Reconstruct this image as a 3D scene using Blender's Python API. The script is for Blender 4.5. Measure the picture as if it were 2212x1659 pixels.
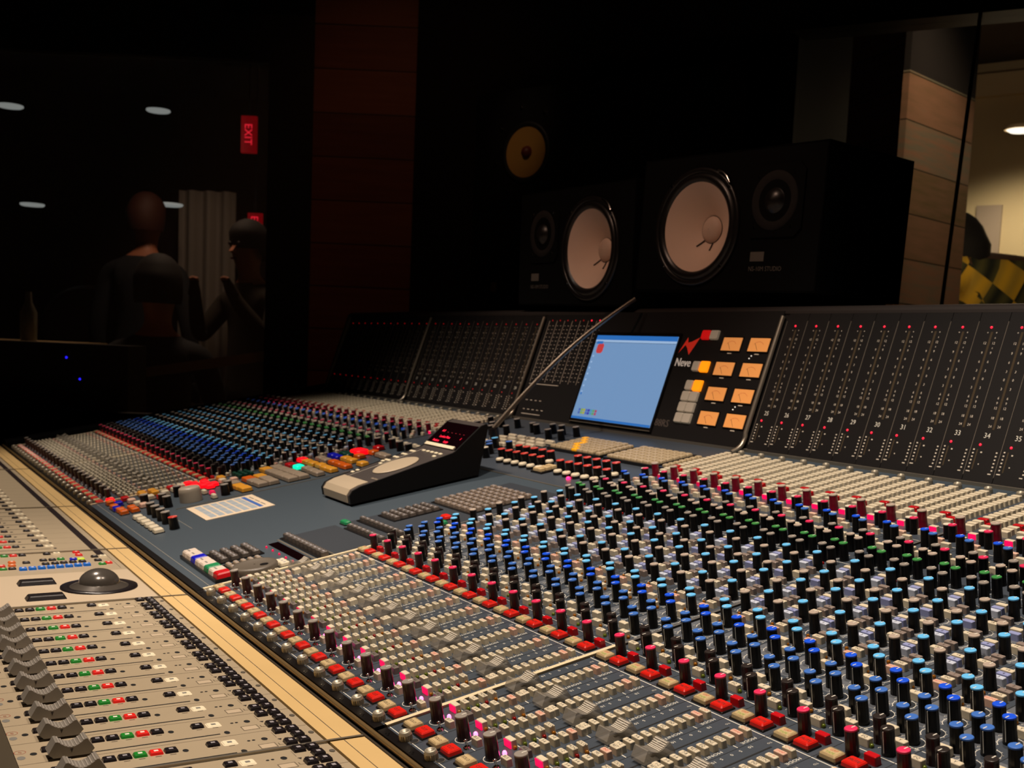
import bpy, math, random
from mathutils import Matrix, Vector
random.seed(7)
PI = math.pi
for o in list(bpy.data.objects): bpy.data.objects.remove(o)
SC = bpy.context.scene
COL = SC.collection

def lin(c):
    return tuple(((x/255.0)/12.92 if x/255.0 <= 0.04045 else ((x/255.0+0.055)/1.055)**2.4) for x in c)

# ------------------------------------------------------------------ camera
CAM = Vector((1.1960, -0.3457, 1.1197))
cd = bpy.data.cameras.new('camera'); cam = bpy.data.objects.new('camera', cd); COL.objects.link(cam)
Rr, Rd, Rf = Vector((0.5214, 0.8522, 0.0433)), Vector((0.1092, -0.0163, -0.9939)), Vector((-0.8463, 0.5229, -0.1016))
cm = Matrix((( Rr.x, -Rd.x, -Rf.x, CAM.x), (Rr.y, -Rd.y, -Rf.y, CAM.y), (Rr.z, -Rd.z, -Rf.z, CAM.z), (0, 0, 0, 1)))
cam.matrix_world = cm
cd.sensor_width = 36.0; cd.lens = 2428.8/2212*36.0
cd.shift_x = -49.4/2212; cd.shift_y = 174.8/2212
cd.clip_start = 0.02; cd.clip_end = 60
cd.dof.use_dof = True; cd.dof.focus_distance = 0.86; cd.dof.aperture_fstop = 20.0
SC.camera = cam

# ------------------------------------------------------------------ world, lamps, exposure
w = bpy.data.worlds.new('world'); SC.world = w; w.use_nodes = True
w.node_tree.nodes['Background'].inputs[0].default_value = (*lin((120, 80, 70)), 1)
w.node_tree.nodes['Background'].inputs[1].default_value = 0.004
SC.view_settings.view_transform = 'Standard'; SC.view_settings.look = 'None'
SC.view_settings.gamma = 1.0; SC.view_settings.use_curve_mapping = False
SC.view_settings.exposure = 0.0
try:
    SC.cycles.use_denoising = True
    SC.cycles.max_bounces = 6; SC.cycles.diffuse_bounces = 3; SC.cycles.glossy_bounces = 3
    SC.cycles.transmission_bounces = 4; SC.cycles.transparent_max_bounces = 8
    SC.cycles.caustics_reflective = False; SC.cycles.caustics_refractive = False
    SC.cycles.sample_clamp_indirect = 3.0
except Exception: pass

def spot(name, loc, target, power, size, angle, col, blend=0.6):
    d = bpy.data.lights.new(name, 'SPOT'); d.energy = power; d.shadow_soft_size = size
    d.spot_size = math.radians(angle); d.spot_blend = blend; d.color = lin(col)
    o = bpy.data.objects.new(name, d); COL.objects.link(o); o.location = loc
    o.rotation_euler = (Vector(target)-Vector(loc)).to_track_quat('-Z', 'Y').to_euler()
    return o
WARM = (255, 235, 215)
spot('ceiling_spot', (0.45, -0.32, 2.62), (0.35, 0.05, 0.85), 125, 0.06, 62, WARM)
spot('ceiling_spot', (-0.85, -0.30, 2.62), (-0.75, 0.0, 0.85), 110, 0.06, 62, WARM)
spot('ceiling_spot', (0.55, 0.30, 2.62), (0.50, 0.40, 0.9), 66, 0.06, 56, WARM)
spot('ceiling_spot', (-0.10, -0.35, 2.62), (-0.36, 0.80, 1.30), 26, 0.05, 34, (255, 206, 176))

# ------------------------------------------------------------------ materials
MATS = {}
def mat(name, rgb, rough=0.5, metal=0.0, emit=None, es=0.0, alpha=1.0, spec=0.5, var=0.0, scale=40.0, coat=0.0):
    if name in MATS: return MATS[name]
    m = bpy.data.materials.new(name); m.use_nodes = True
    nt = m.node_tree; b = nt.nodes['Principled BSDF']
    c = lin(rgb)
    b.inputs['Base Color'].default_value = (*c, 1)
    b.inputs['Roughness'].default_value = rough; b.inputs['Metallic'].default_value = metal
    b.inputs['Specular IOR Level'].default_value = spec
    b.inputs['Coat Weight'].default_value = coat
    if emit is not None:
        b.inputs['Emission Color'].default_value = (*lin(emit), 1); b.inputs['Emission Strength'].default_value = es
    b.inputs['Alpha'].default_value = alpha
    if var > 0:
        tc = nt.nodes.new('ShaderNodeTexCoord'); nz = nt.nodes.new('ShaderNodeTexNoise')
        nz.inputs['Scale'].default_value = scale; nz.inputs['Detail'].default_value = 4
        nt.links.new(tc.outputs['Object'], nz.inputs['Vector'])
        mx = nt.nodes.new('ShaderNodeMix'); mx.data_type = 'RGBA'
        mx.inputs[6].default_value = (*[x*(1-var) for x in c], 1); mx.inputs[7].default_value = (*[min(1, x*(1+var)) for x in c], 1)
        nt.links.new(nz.outputs['Fac'], mx.inputs[0]); nt.links.new(mx.outputs[2], b.inputs['Base Color'])
    MATS[name] = m; return m

def planks(name, cols, vertical_axis='Z', plank=0.11, rough=0.55, tex='Object', stretch=(1.2, 1.2, 14)):
    m = bpy.data.materials.new(name); m.use_nodes = True; nt = m.node_tree; N = nt.nodes; Lk = nt.links
    b = N['Principled BSDF']; b.inputs['Roughness'].default_value = rough
    tc = N.new('ShaderNodeTexCoord'); sp = N.new('ShaderNodeSeparateXYZ'); Lk.new(tc.outputs[tex], sp.inputs[0])
    dv = N.new('ShaderNodeMath'); dv.operation = 'DIVIDE'; dv.inputs[1].default_value = plank
    Lk.new(sp.outputs[vertical_axis], dv.inputs[0])
    fl = N.new('ShaderNodeMath'); fl.operation = 'FLOOR'; Lk.new(dv.outputs[0], fl.inputs[0])
    fr = N.new('ShaderNodeMath'); fr.operation = 'FRACT'; Lk.new(dv.outputs[0], fr.inputs[0])
    wn = N.new('ShaderNodeTexWhiteNoise'); wn.noise_dimensions = '1D'; Lk.new(fl.outputs[0], wn.inputs['W'])
    mp = N.new('ShaderNodeMapping'); mp.inputs['Scale'].default_value = stretch; Lk.new(tc.outputs[tex], mp.inputs[0])
    off = N.new('ShaderNodeVectorMath'); off.operation = 'ADD'; Lk.new(mp.outputs[0], off.inputs[0])
    cb = N.new('ShaderNodeCombineXYZ'); ml = N.new('ShaderNodeMath'); ml.operation = 'MULTIPLY'; ml.inputs[1].default_value = 7.3
    Lk.new(fl.outputs[0], ml.inputs[0]); Lk.new(ml.outputs[0], cb.inputs[0]); Lk.new(cb.outputs[0], off.inputs[1])
    nz = N.new('ShaderNodeTexNoise'); nz.inputs['Scale'].default_value = 3.0; nz.inputs['Detail'].default_value = 6; Lk.new(off.outputs[0], nz.inputs['Vector'])
    ad = N.new('ShaderNodeMath'); ad.operation = 'MULTIPLY_ADD'; ad.inputs[1].default_value = 0.55
    Lk.new(wn.outputs['Value'], ad.inputs[0]); 
    m2 = N.new('ShaderNodeMath'); m2.operation = 'MULTIPLY'; m2.inputs[1].default_value = 0.6; Lk.new(nz.outputs['Fac'], m2.inputs[0])
    Lk.new(m2.outputs[0], ad.inputs[2])
    cr = N.new('ShaderNodeValToRGB'); Lk.new(ad.outputs[0], cr.inputs[0])
    els = cr.color_ramp.elements
    els[0].position = 0.2; els[0].color = (*lin(cols[0]), 1); els[1].position = 0.85; els[1].color = (*lin(cols[-1]), 1)
    for i, c in enumerate(cols[1:-1]):
        e = els.new(0.2+0.65*(i+1)/(len(cols)-1)); e.color = (*lin(c), 1)
    gp = N.new('ShaderNodeMath'); gp.operation = 'GREATER_THAN'; gp.inputs[1].default_value = 0.03; Lk.new(fr.outputs[0], gp.inputs[0])
    mx = N.new('ShaderNodeMix'); mx.data_type = 'RGBA'; mx.inputs[6].default_value = (*[x*0.25 for x in lin(cols[0])], 1)
    Lk.new(gp.outputs[0], mx.inputs[0]); Lk.new(cr.outputs[0], mx.inputs[7]); Lk.new(mx.outputs[2], b.inputs['Base Color'])
    MATS[name] = m; return m

M_panel = mat('console_panel', (62, 70, 80), 0.42, var=0.08, scale=300)
M_patch = mat('console_patch', (98, 103, 110), 0.45)
M_desk = mat('console_desk', (58, 70, 80), 0.5, var=0.06, scale=200)
M_print = mat('white_print', (225, 222, 210), 0.5)
M_printd = mat('grey_print', (120, 118, 112), 0.5)
M_line = mat('black_gap', (6, 6, 7), 0.7)
M_blk = mat('black_plastic', (16, 13, 13), 0.33)
M_blk2 = mat('dark_cap', (46, 40, 38), 0.3)
M_knob = mat('knob_body', (7, 6, 7), 0.36, spec=.3)
M_maroon = mat('maroon_body', (38, 9, 14), 0.3)
M_crimson = mat('crimson_body', (120, 8, 36), 0.25)
M_cream = mat('cream_key', (216, 204, 178), 0.42)
M_cream2 = mat('ivory_key', (196, 172, 128), 0.4)
M_clearcap = mat('clear_cap', (200, 178, 130), 0.2, alpha=0.14)
M_pinkkey = mat('pinkish_key', (222, 182, 160), 0.42)
M_grey = mat('grey_key', (118, 108, 102), 0.42)
M_brown = mat('brown_key', (138, 124, 116), 0.42)
M_lilac = mat('lilac_key', (146, 154, 200), 0.42)
M_pale = mat('pale_key', (196, 204, 222), 0.42)
M_red = mat('red_key', (212, 32, 22), 0.32)
M_redd = mat('dark_red_key', (190, 16, 26), 0.32)
M_capgrey = mat('cap_grey', (142, 134, 126), 0.45)
M_captan = mat('cap_tan', (178, 162, 148), 0.4)
M_capwhite = mat('cap_white', (225, 215, 195), 0.4)
M_cappink = mat('cap_pink', (226, 48, 96), 0.35)
M_capred = mat('cap_red', (205, 62, 52), 0.35)
M_capsteel = mat('cap_steel', (62, 112, 196), 0.4)
M_caproyal = mat('cap_royal', (18, 84, 235), 0.4)
M_caplight = mat('cap_light', (104, 194, 252), 0.4)
M_capgreen = mat('cap_green', (62, 142, 72), 0.35)
M_chrome = mat('chrome', (210, 205, 198), 0.18, 1.0)
M_alu = mat('aluminium', (176, 166, 150), 0.35, 0.8)
M_screw = mat('knurled_nickel', (168, 160, 142), 0.42, 0.5)
M_clear = mat('clear_plastic', (168, 160, 146), 0.1, alpha=0.5, spec=1.0)
M_ridge = mat('clear_ridge', (200, 192, 178), 0.2)
M_txt = mat('key_lettering', (34, 26, 22), 0.6)
M_txtr = mat('key_lettering_red', (196, 84, 62), 0.6)
M_txtg = mat('key_lettering_green', (124, 162, 60), 0.6)
M_ledpink = mat('led_pink', (255, 120, 180), 0.4, emit=(255, 70, 150), es=9.0)
M_litpink = mat('lit_pink', (230, 10, 80), 0.4, emit=(255, 6, 84), es=1.0)
M_litpink2 = mat('lit_pink_soft', (200, 20, 70), 0.4, emit=(255, 12, 80), es=0.45)
M_ledred = mat('led_red', (255, 40, 60), 0.4, emit=(255, 30, 60), es=1.3)
M_ledg = mat('led_green_off', (84, 96, 22), 0.15)
M_leda = mat('led_amber_off', (140, 84, 16), 0.15)
M_ledr = mat('led_red_off', (130, 14, 10), 0.15)
M_warm = mat('vu_glow', (210, 140, 70), 0.5, emit=(226, 146, 80), es=0.52, var=0.0)
M_amber = mat('lit_amber', (240, 150, 30), 0.4, emit=(255, 140, 10), es=1.0)
M_orange = mat('orange_key', (212, 96, 20), 0.35)
M_amberk = mat('amber_key', (226, 158, 48), 0.35)
M_blue = mat('blue_key', (18, 22, 190), 0.3)
M_greenk = mat('green_key', (30, 130, 80), 0.35)
M_dkgreen = mat('dark_green_key', (14, 62, 48), 0.35)
M_litred = mat('lit_red', (255, 20, 30), 0.4, emit=(255, 6, 22), es=1.1)
M_litteal = mat('lit_teal', (10, 230, 190), 0.4, emit=(0, 240, 190), es=0.9)
M_screen = mat('screen_blue', (20, 20, 24), 0.25, emit=(120, 156, 200), es=0.86)
M_scrbar = mat('screen_bar', (20, 20, 24), 0.25, emit=(46, 112, 190), es=0.9)
M_scrred = mat('screen_red', (20, 20, 24), 0.25, emit=(200, 62, 62), es=0.9)
M_scrpale = mat('screen_pale', (20, 20, 24), 0.25, emit=(158, 186, 220), es=0.93)
M_seg = mat('segment_display', (14, 2, 5), 0.15, coat=0.4)
M_segtxt = mat('segment_text', (255, 30, 60), 0.5, emit=(255, 22, 62), es=1.6)
M_ctrl = mat('controller_panel', (176, 160, 134), 0.42, 0.15, var=0.03, scale=60)
M_ctrlp = mat('controller_panel_light', (194, 176, 150), 0.45, 0.1)
M_ctrlline = mat('controller_line', (84, 72, 58), 0.6)
M_fcap = mat('fader_grey', (126, 120, 112), 0.38)
M_fridge = mat('fader_ridge', (176, 168, 158), 0.22, 0.3)
M_key = mat('black_key', (28, 23, 25), 0.3)
M_keytxt = mat('key_legend', (150, 146, 150), 0.5)
M_ctrlcream = mat('controller_cream', (232, 220, 190), 0.45)
M_cgreen = mat('controller_green', (30, 128, 42), 0.35)
M_cred = mat('controller_red', (222, 36, 30), 0.35)
M_cblue = mat('controller_blue', (26, 112, 220), 0.3)
M_tan = mat('tan_board', (204, 172, 116), 0.55, var=0.05, scale=25)
M_ball = mat('trackball_grey', (84, 78, 72), 0.22, 0.35)
M_remote = mat('remote_shell', (66, 60, 58), 0.42, var=0.05, scale=400)
M_remside = mat('remote_side', (5, 4, 4), 0.5, spec=.25)
M_remtan = mat('remote_palm', (176, 160, 136), 0.45)
M_bridge = mat('meter_black', (20, 17, 17), 0.5)
M_rail = mat('bridge_roll', (42, 36, 34), 0.5)
M_faint = mat('meter_print', (216, 206, 190), 0.6)
M_sep = mat('meter_separator', (112, 104, 94), 0.6)
M_bar = mat('meter_bar', (74, 64, 50), 0.3)
M_cone = mat('white_cone', (226, 196, 176), 0.75, var=0.03, scale=30)
M_cabinet = mat('cabinet_black', (3, 3, 3), 0.8, spec=.12)
M_surround = mat('rubber_surround', (24, 21, 20), 0.35)
M_tweet = mat('tweeter_grey', (34, 31, 30), 0.85, spec=.2)
M_tape = mat('badge_grey', (96, 90, 84), 0.6)
M_yel = mat('kevlar_yellow', (176, 132, 62), 0.7, var=0.1, scale=300)
M_dust = mat('dust_red', (104, 34, 24), 0.5)
M_stem = mat('gooseneck_metal', (120, 110, 98), 0.35, 0.8)
M_paper = mat('card_paper', (226, 206, 178), 0.5)
M_tabl = mat('card_table', (160, 172, 182), 0.5)
M_tabb = mat('card_blue', (60, 104, 180), 0.5)
M_dark = mat('fabric_dark', (14, 8, 7), 0.95, var=0.2, scale=8)
M_frame1 = mat('window_frame_black', (8, 7, 7), 0.6)

# ------------------------------------------------------------------ mesh builder
class MB:
    def __init__(s): s.v = []; s.f = []; s.m = []; s.mats = []; s.sm = []
    def mi(s, m):
        if m not in s.mats: s.mats.append(m)
        return s.mats.index(m)
    def add(s, vs, fs, m, T=None, smooth=False):
        k = len(s.v)
        for p in vs:
            p = Vector(p)
            if T is not None: p = T @ p
            s.v.append(p)
        i = s.mi(m)
        for q in fs:
            s.f.append([k+j for j in q]); s.m.append(i); s.sm.append(smooth)
    def box(s, x0, x1, y0, y1, z0, z1, m, T=None):
        vs = [(x, y, z) for z in (z0, z1) for y in (y0, y1) for x in (x0, x1)]
        s.add(vs, [(0, 2, 3, 1), (4, 5, 7, 6), (0, 1, 5, 4), (2, 6, 7, 3), (0, 4, 6, 2), (1, 3, 7, 5)], m, T)
    def rings(s, rr, m, T=None, cap0=True, cap1=True, smooth=False):
        n = len(rr[0]); vs = [p for r in rr for p in r]; fs = []
        for a in range(len(rr)-1):
            for j in range(n):
                fs.append((a*n+j, a*n+(j+1) % n, (a+1)*n+(j+1) % n, (a+1)*n+j))
        s.add(vs, fs, m, T, smooth)
        if cap0: s.add(rr[0], [tuple(reversed(range(n)))], m, T)
        if cap1: s.add(rr[-1], [tuple(range(n))], m, T)
    def key(s, w, d, h, m, x=0, y=0, z=0, inset=0.00025, ch=0.0004, cr=0.0006, T=None, dome=0.0):
        def ring(a, b, zz):
            c = min(cr, a*.4, b*.4)
            return [(x+px, y+py, z+zz) for px, py in ((-a+c, -b), (a-c, -b), (a, -b+c), (a, b-c), (a-c, b), (-a+c, b), (-a, b-c), (-a, -b+c))]
        a, b = w/2, d/2
        s.rings([ring(a, b, 0), ring(a-inset, b-inset, h-ch), ring(a-inset-ch*.8, b-inset-ch*.8, h)], m, T, cap0=False)
    def cyl(s, r0, r1, z0, z1, m, x=0, y=0, seg=16, T=None, cap0=False, cap1=True, smooth=True):
        s.rings([[(x+r*math.cos(2*PI*i/seg), y+r*math.sin(2*PI*i/seg), zz) for i in range(seg)] for r, zz in ((r0, z0), (r1, z1))], m, T, cap0, cap1, smooth)
    def lathe(s, prof, m, x=0, y=0, seg=24, T=None, cap0=False, cap1=False, smooth=True):
        s.rings([[(x+r*math.cos(2*PI*i/seg), y+r*math.sin(2*PI*i/seg), zz) for i in range(seg)] for r, zz in prof], m, T, cap0, cap1, smooth)
    def prism(s, poly, a0, a1, m, axis='x', T=None):
        # poly in the two other axes, extruded along axis
        def P(p, a): return (a, p[0], p[1]) if axis == 'x' else ((p[0], a, p[1]) if axis == 'y' else (p[0], p[1], a))
        s.rings([[P(p, a0) for p in poly], [P(p, a1) for p in poly]], m, T)
    def quad(s, x0, x1, y0, y1, z, m, T=None):
        s.add([(x0, y0, z), (x1, y0, z), (x1, y1, z), (x0, y1, z)], [(0, 1, 2, 3)], m, T)
    def ringflat(s, r0, r1, a0, a1, z, m, x=0, y=0, seg=20, T=None):
        vs = []
        for i in range(seg+1):
            a = a0+(a1-a0)*i/seg
            vs += [(x+r0*math.cos(a), y+r0*math.sin(a), z), (x+r1*math.cos(a), y+r1*math.sin(a), z)]
        s.add(vs, [(2*i, 2*i+1, 2*i+3, 2*i+2) for i in range(seg)], m, T)
    def disc(s, rx, ry, z, m, x=0, y=0, seg=16, T=None):
        s.add([(x+rx*math.cos(2*PI*i/seg), y+ry*math.sin(2*PI*i/seg), z) for i in range(seg)], [tuple(range(seg))], m, T)
    def text(s, t, size, m, x=0, y=0, z=0, rot=0, T=None, align='c', sx=1.0):
        vs, fs, w_ = text_geo(t)
        X = Matrix.Translation((x, y, z)) @ Matrix.Rotation(rot, 4, 'Z') @ Matrix.Diagonal((size*sx, size, 1, 1))
        if align == 'c': X = X @ Matrix.Translation((-w_/2, -0.35, 0))
        elif align == 'l': X = X @ Matrix.Translation((0, -0.35, 0))
        s.add(vs, fs, m, (T @ X) if T is not None else X)
    def tube(s, pts, r, m, seg=10, T=None):
        pts = [Vector(p) for p in pts]; rr = []; up = Vector((0.13, 0.31, 0.94))
        for i, p in enumerate(pts):
            t = (pts[min(i+1, len(pts)-1)]-pts[max(i-1, 0)]).normalized()
            a = t.cross(up).normalized(); b = t.cross(a).normalized(); q = r[i] if isinstance(r, (list, tuple)) else r
            rr.append([tuple(p+a*q*math.cos(2*PI*j/seg)+b*q*math.sin(2*PI*j/seg)) for j in range(seg)])
        s.rings(rr, m, T, True, True, True)
    def mesh(s, name):
        me = bpy.data.meshes.new(name)
        me.from_pydata([tuple(p) for p in s.v], [], s.f)
        for m in s.mats: me.materials.append(m)
        me.polygons.foreach_set('material_index', s.m)
        me.polygons.foreach_set('use_smooth', s.sm)
        me.update(); return me
    def build(s, name, parent=None, loc=None, M=None):
        return put(name, s.mesh(name), parent, loc, M)

_TG = {}
def text_geo(t):
    if t in _TG: return _TG[t]
    c = bpy.data.curves.new('t', 'FONT'); c.body = t; c.resolution_u = 2
    o = bpy.data.objects.new('t', c); COL.objects.link(o)
    me = bpy.data.meshes.new_from_object(o)
    vs = [tuple(v.co) for v in me.vertices]; fs = [tuple(p.vertices) for p in me.polygons]
    w_ = max((v[0] for v in vs), default=0)
    bpy.data.objects.remove(o); bpy.data.curves.remove(c); bpy.data.meshes.remove(me)
    _TG[t] = (vs, fs, w_); return _TG[t]

def put(name, me, parent=None, loc=None, M=None, rz=0):
    o = bpy.data.objects.new(name, me); COL.objects.link(o)
    if parent is not None: o.parent = parent
    if M is not None: o.matrix_basis = M
    else:
        if loc is not None: o.location = loc
        if rz: o.rotation_euler = (0, 0, rz)
    return o
def thing(name, label, cat, M=None, loc=(0, 0, 0), group=None):
    o = bpy.data.objects.new(name, None); COL.objects.link(o); o.empty_display_size = 0.05
    if M is not None: o.matrix_basis = M
    else: o.location = loc
    return tag(o, label, cat, group)
def tag(o, label, cat, group=None):
    o['label'] = label; o['category'] = cat
    if group: o['group'] = group
    return o
def struct(name, mb, M=None):
    o = mb.build(name, M=M); o['kind'] = 'structure'; return o

# console frame: X along the desk, Y up its slope, Z off the panel
TILT = math.radians(10.6)
TC = Matrix.Translation((0, 0, 0.85)) @ Matrix.Rotation(TILT, 4, 'X')
def c2w(x, y, z=0): return TC @ Vector((x, y, z))
def in_view(p, margin=0.10):
    q = p-CAM; z = q.dot(Rf)
    if z < 0.05: return False
    u = (1155.4+2428.8*q.dot(Rr)/z)/2212; v = (1004.3+2428.8*q.dot(Rd)/z)/1659
    return -margin < u < 1+margin and -margin < v < 1+margin

# ================================================================== shared small meshes
KM = {}
def knob_mesh(cap, body=None, r=0.0040, h=0.0178, ptr=PI/2, ptrm=None, stripe=True, name='knob'):
    key = (cap.name, body.name if body else '', r, h, round(ptr, 2), stripe)
    if key in KM: return KM[key]
    b = MB(); bd = body or M_knob; n = 28
    def fl(rad, z): return [((rad*(1 if i % 2 else .965))*math.cos(2*PI*i/n), (rad*(1 if i % 2 else .965))*math.sin(2*PI*i/n), z) for i in range(n)]
    b.rings([fl(r*1.14, 0), fl(r*1.06, h*.3), fl(r*1.0, h*.93)], bd, cap0=False, cap1=True, smooth=False)
    b.lathe([(r*1.0, h*.925), (r*1.03, h*.935), (r*1.03, h*.975), (r*.98, h*.995), (r*.92, h)], cap, seg=24, cap1=True, smooth=False)
    ca, sa = math.cos(ptr), math.sin(ptr)
    T = Matrix.Rotation(ptr-PI/2, 4, 'Z')
    pm = ptrm or M_print
    b.box(-.00038, .00038, r*.12, r*.97, h, h+.00012, pm, T)
    if stripe: b.box(-.0003, .0003, r*1.0, r*1.1, h*.12, h*.9, pm, T)
    KM[key] = b.mesh(name); return KM[key]

def keym(name, w_, d_, h_, m, txt=None, ts=0.0034, tm=None, txt2=None):
    key = (name, w_, d_, h_, m.name, txt, txt2)
    if key in KM: return KM[key]
    b = MB(); b.key(w_, d_, h_, m)
    if txt: b.text(txt, ts, tm or M_txt, 0, 0, h_+.00006)
    KM[key] = b.mesh(name); return KM[key]

def bigkey(name, m, lines, lit=None, clear=False):
    key = ('big', name, m.name, str(lines))
    if key in KM: return KM[key]
    b = MB(); b.key(.0158, .0128, .0012, M_blk, inset=.0002, ch=.0003)
    b.key(.0134, .0108, .0034, m, z=.0009, inset=.0004, ch=.0009, cr=.0008)
    b.key(.0098, .0074, .0002, m, z=.0043, inset=.0001, ch=.0002, cr=.0006)
    for t, yy, tm in lines: b.text(t, .0034 if len(lines) < 2 else .0032, tm, 0, yy, .00456)
    if clear: b.key(.0138, .0112, .0034, M_clearcap, z=.0009, inset=.0003, ch=.0004)
    KM[key] = b.mesh(name); return KM[key]

def fadercap_mesh():
    b = MB(); L, W, Hh = .0124, .0068, .0104
    prof = [(-L, .0018), (L, .0018), (L*1.0, .0040), (L*.72, Hh)]
    for i in range(9):
        a = i/8.0; y = L*.62-(L*1.24)*a; prof.append((y, Hh-.0036*math.sin(PI*a)))
    prof += [(-L*.72, Hh), (-L, .0040)]
    b.prism(prof, -W, W, M_clear, 'x')
    for i in range(6):
        a = (i+.5)/12.0; y = L*.62-(L*1.24)*a; z = Hh-.0036*math.sin(PI*a)
        b.box(-W*.92, W*.92, y-.0005, y+.0005, z, z+.0005, M_ridge)
    b.box(-.0012, .0012, -.002, .002, -.001, .0018, M_blk)
    b.text('24', .0024, M_print, 0, .0052, Hh-.0006)
    return b.mesh('fader_cap')
FCAP = fadercap_mesh()

def toggle_mesh():
    b = MB(); b.cyl(.0030, .0028, 0, .0010, M_chrome, seg=8); b.cyl(.0022, .0020, .0010, .0018, M_chrome, seg=12)
    b.tube([(0, 0, .0014), (.0002, -.0004, .0040), (.0004, -.0008, .0064)], [.0006, .0008, .0011], M_chrome)
    b.lathe([(.0011, .0060), (.0013, .0066), (.0008, .0072), (.0001, .0074)], M_chrome, .0004, -.0008, seg=10)
    return b.mesh('toggle_switch')
TOG = toggle_mesh()
def screw_mesh():
    b = MB(); n = 40
    def kn(r, z): return [((r*(1 if i % 2 else .93))*math.cos(2*PI*i/n), (r*(1 if i % 2 else .93))*math.sin(2*PI*i/n), z) for i in range(n)]
    b.rings([kn(.0048, 0), kn(.0048, .0044)], M_screw, cap0=False, smooth=False)
    b.lathe([(.0046, .0044), (.0043, .0054), (.0041, .0064), (.0034, .0070), (.0029, .0068), (.0024, .0058), (.0002, .0054)], M_screw, seg=24)
    return b.mesh('thumb_screw')
SCR = screw_mesh()
def dome(m, r=.0016, h=.0026, nm='indicator_lamp'):
    key = ('dome', m.name, r)
    if key in KM: return KM[key]
    b = MB(); b.lathe([(r, 0), (r, h*.45), (r*.86, h*.75), (r*.5, h*.95), (r*.02, h)], m, seg=12)
    KM[key] = b.mesh(nm); return KM[key]
def tallpink(m):
    key = ('tp', m.name)
    if key in KM: return KM[key]
    b = MB(); b.key(.0094, .0052, .0058, M_cream)
    b.box(-.0042, .0042, -.0031, -.0024, .0002, .0052, m)
    KM[key] = b.mesh('lit_button'); return KM[key]

# ================================================================== the mixing console
console = thing('mixing_console', 'huge dark blue-grey recording console covered in coloured knobs and keys', 'mixing console', M=TC)
YB = 0.7554          # foot of the meter bridge
TH = math.radians(60.8)
LEFT0 = -1.6200

def strip_panel():
    b = MB()
    b.box(-.0047, .0347, -.0255, .766, -.006, 0, M_panel)
    z = .00012
    b.box(-.0052, -.0047, -.0255, .766, -.006, .0001, M_line)
    b.quad(-.0047, .0347, -.0168, -.0162, z, M_print)
    b.quad(.0228, .0347, .0020, .0026, z, M_print) ; b.quad(.0290, .0347, .0098, .0104, z, M_print)
    b.quad(.0107, .0345, .0764, .0771, z, M_print)
    b.quad(-.0047, .0347, .1580, .1587, z, M_print)
    b.quad(-.0047, .0347, .1868, .1875, z, M_print)
    b.quad(-.0035, .0105, .0305, .0745, z, M_printd) if False else None
    # fader slot
    b.box(.0076, .0090, .066, .151, -.0001, .0002, M_line)
    for t, y in (('20', .1038), ('10', .1116), ('5', .1178), ('0', .1262), ('5', .1335), ('10', .1419)):
        b.text(t, .0038, M_print, -.0008, y, z, rot=-PI/2)
    b.text('MONITOR', .0040, M_print, .0318, .114, z, rot=-PI/2, sx=1.15); b.text('MODE', .0040, M_print, .0318, .1470, z, rot=-PI/2, sx=1.1)
    b.quad(.0300, .0345, .1350, .1356, z, M_print)
    b.text('TO', .0026, M_print, .0035, .154, z, rot=-PI/2)
    b.quad(.0175, .0205, -.0030, -.0024, z, M_print)
    for y in (.0345, .0500, .0640): b.quad(-.0030, .0145, y, y+.0006, z, M_print)
    # pan scale, aux scales
    b.ringflat(.0060, .0066, PI*.75, PI*2.25+PI*.0, z, M_print, .013, .0134, 16)
    for (x, y) in KPOS_RING:
        b.ringflat(.0072, .0077, -PI*.33, PI*1.33, z, M_print, x, y, 22)
        for q in range(0, 11):
            a = -PI*.33+q*PI*1.66/10
            b.box(.0072, .0086, -.00018, .00018, z-.0001, z, M_print, Matrix.Translation((x, y, 0)) @ Matrix.Rotation(a, 4, 'Z'))
        b.text('0', .0024, M_print, x-.0086, y-.0052, z); b.text('10', .0024, M_print, x+.0076, y-.0066, z)
    for (x0_, x1_, y0_, y1_) in ((-.0042, .0195, .235, .301), (-.0042, .0195, .213, .230), (.0120, .0342, .318, .330), (.0120, .0342, .356, .368), (-.004, .034, .388, .396)):
        b.quad(x0_, x1_, y0_, y1_, z*.5, M_patch)
    for y in (.2095, .3405, .3770, .4055, .4565, .5220, .5520, .6000):
        b.quad(-.004, .034, y, y+.0006, z, M_print)
    for y in (.4715, .4775, .5120, .5260, .5605):
        b.text('dB', .0022, M_print, .0135, y, z)
    b.quad(-.0045, .0345, .735, .764, z*.5, M_desk)
    # socket row on the front lip
    b.box(-.0052, .0348, -.0260, -.0185, -.001, .0003, M_blk)
    for i in range(3): b.disc(.0008, .0008, .0005, M_chrome, .004+.0020*i, -.0236+.0016*(i % 2), 8)
    b.disc(.0034, .0034, .0002, M_line, .0345-.0040, -.0140, 14); b.ringflat(.0030, .0036, 0, 2*PI, .0003, M_alu, .0305, -.0140, 14)
    return b.mesh('channel_strip')

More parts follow.
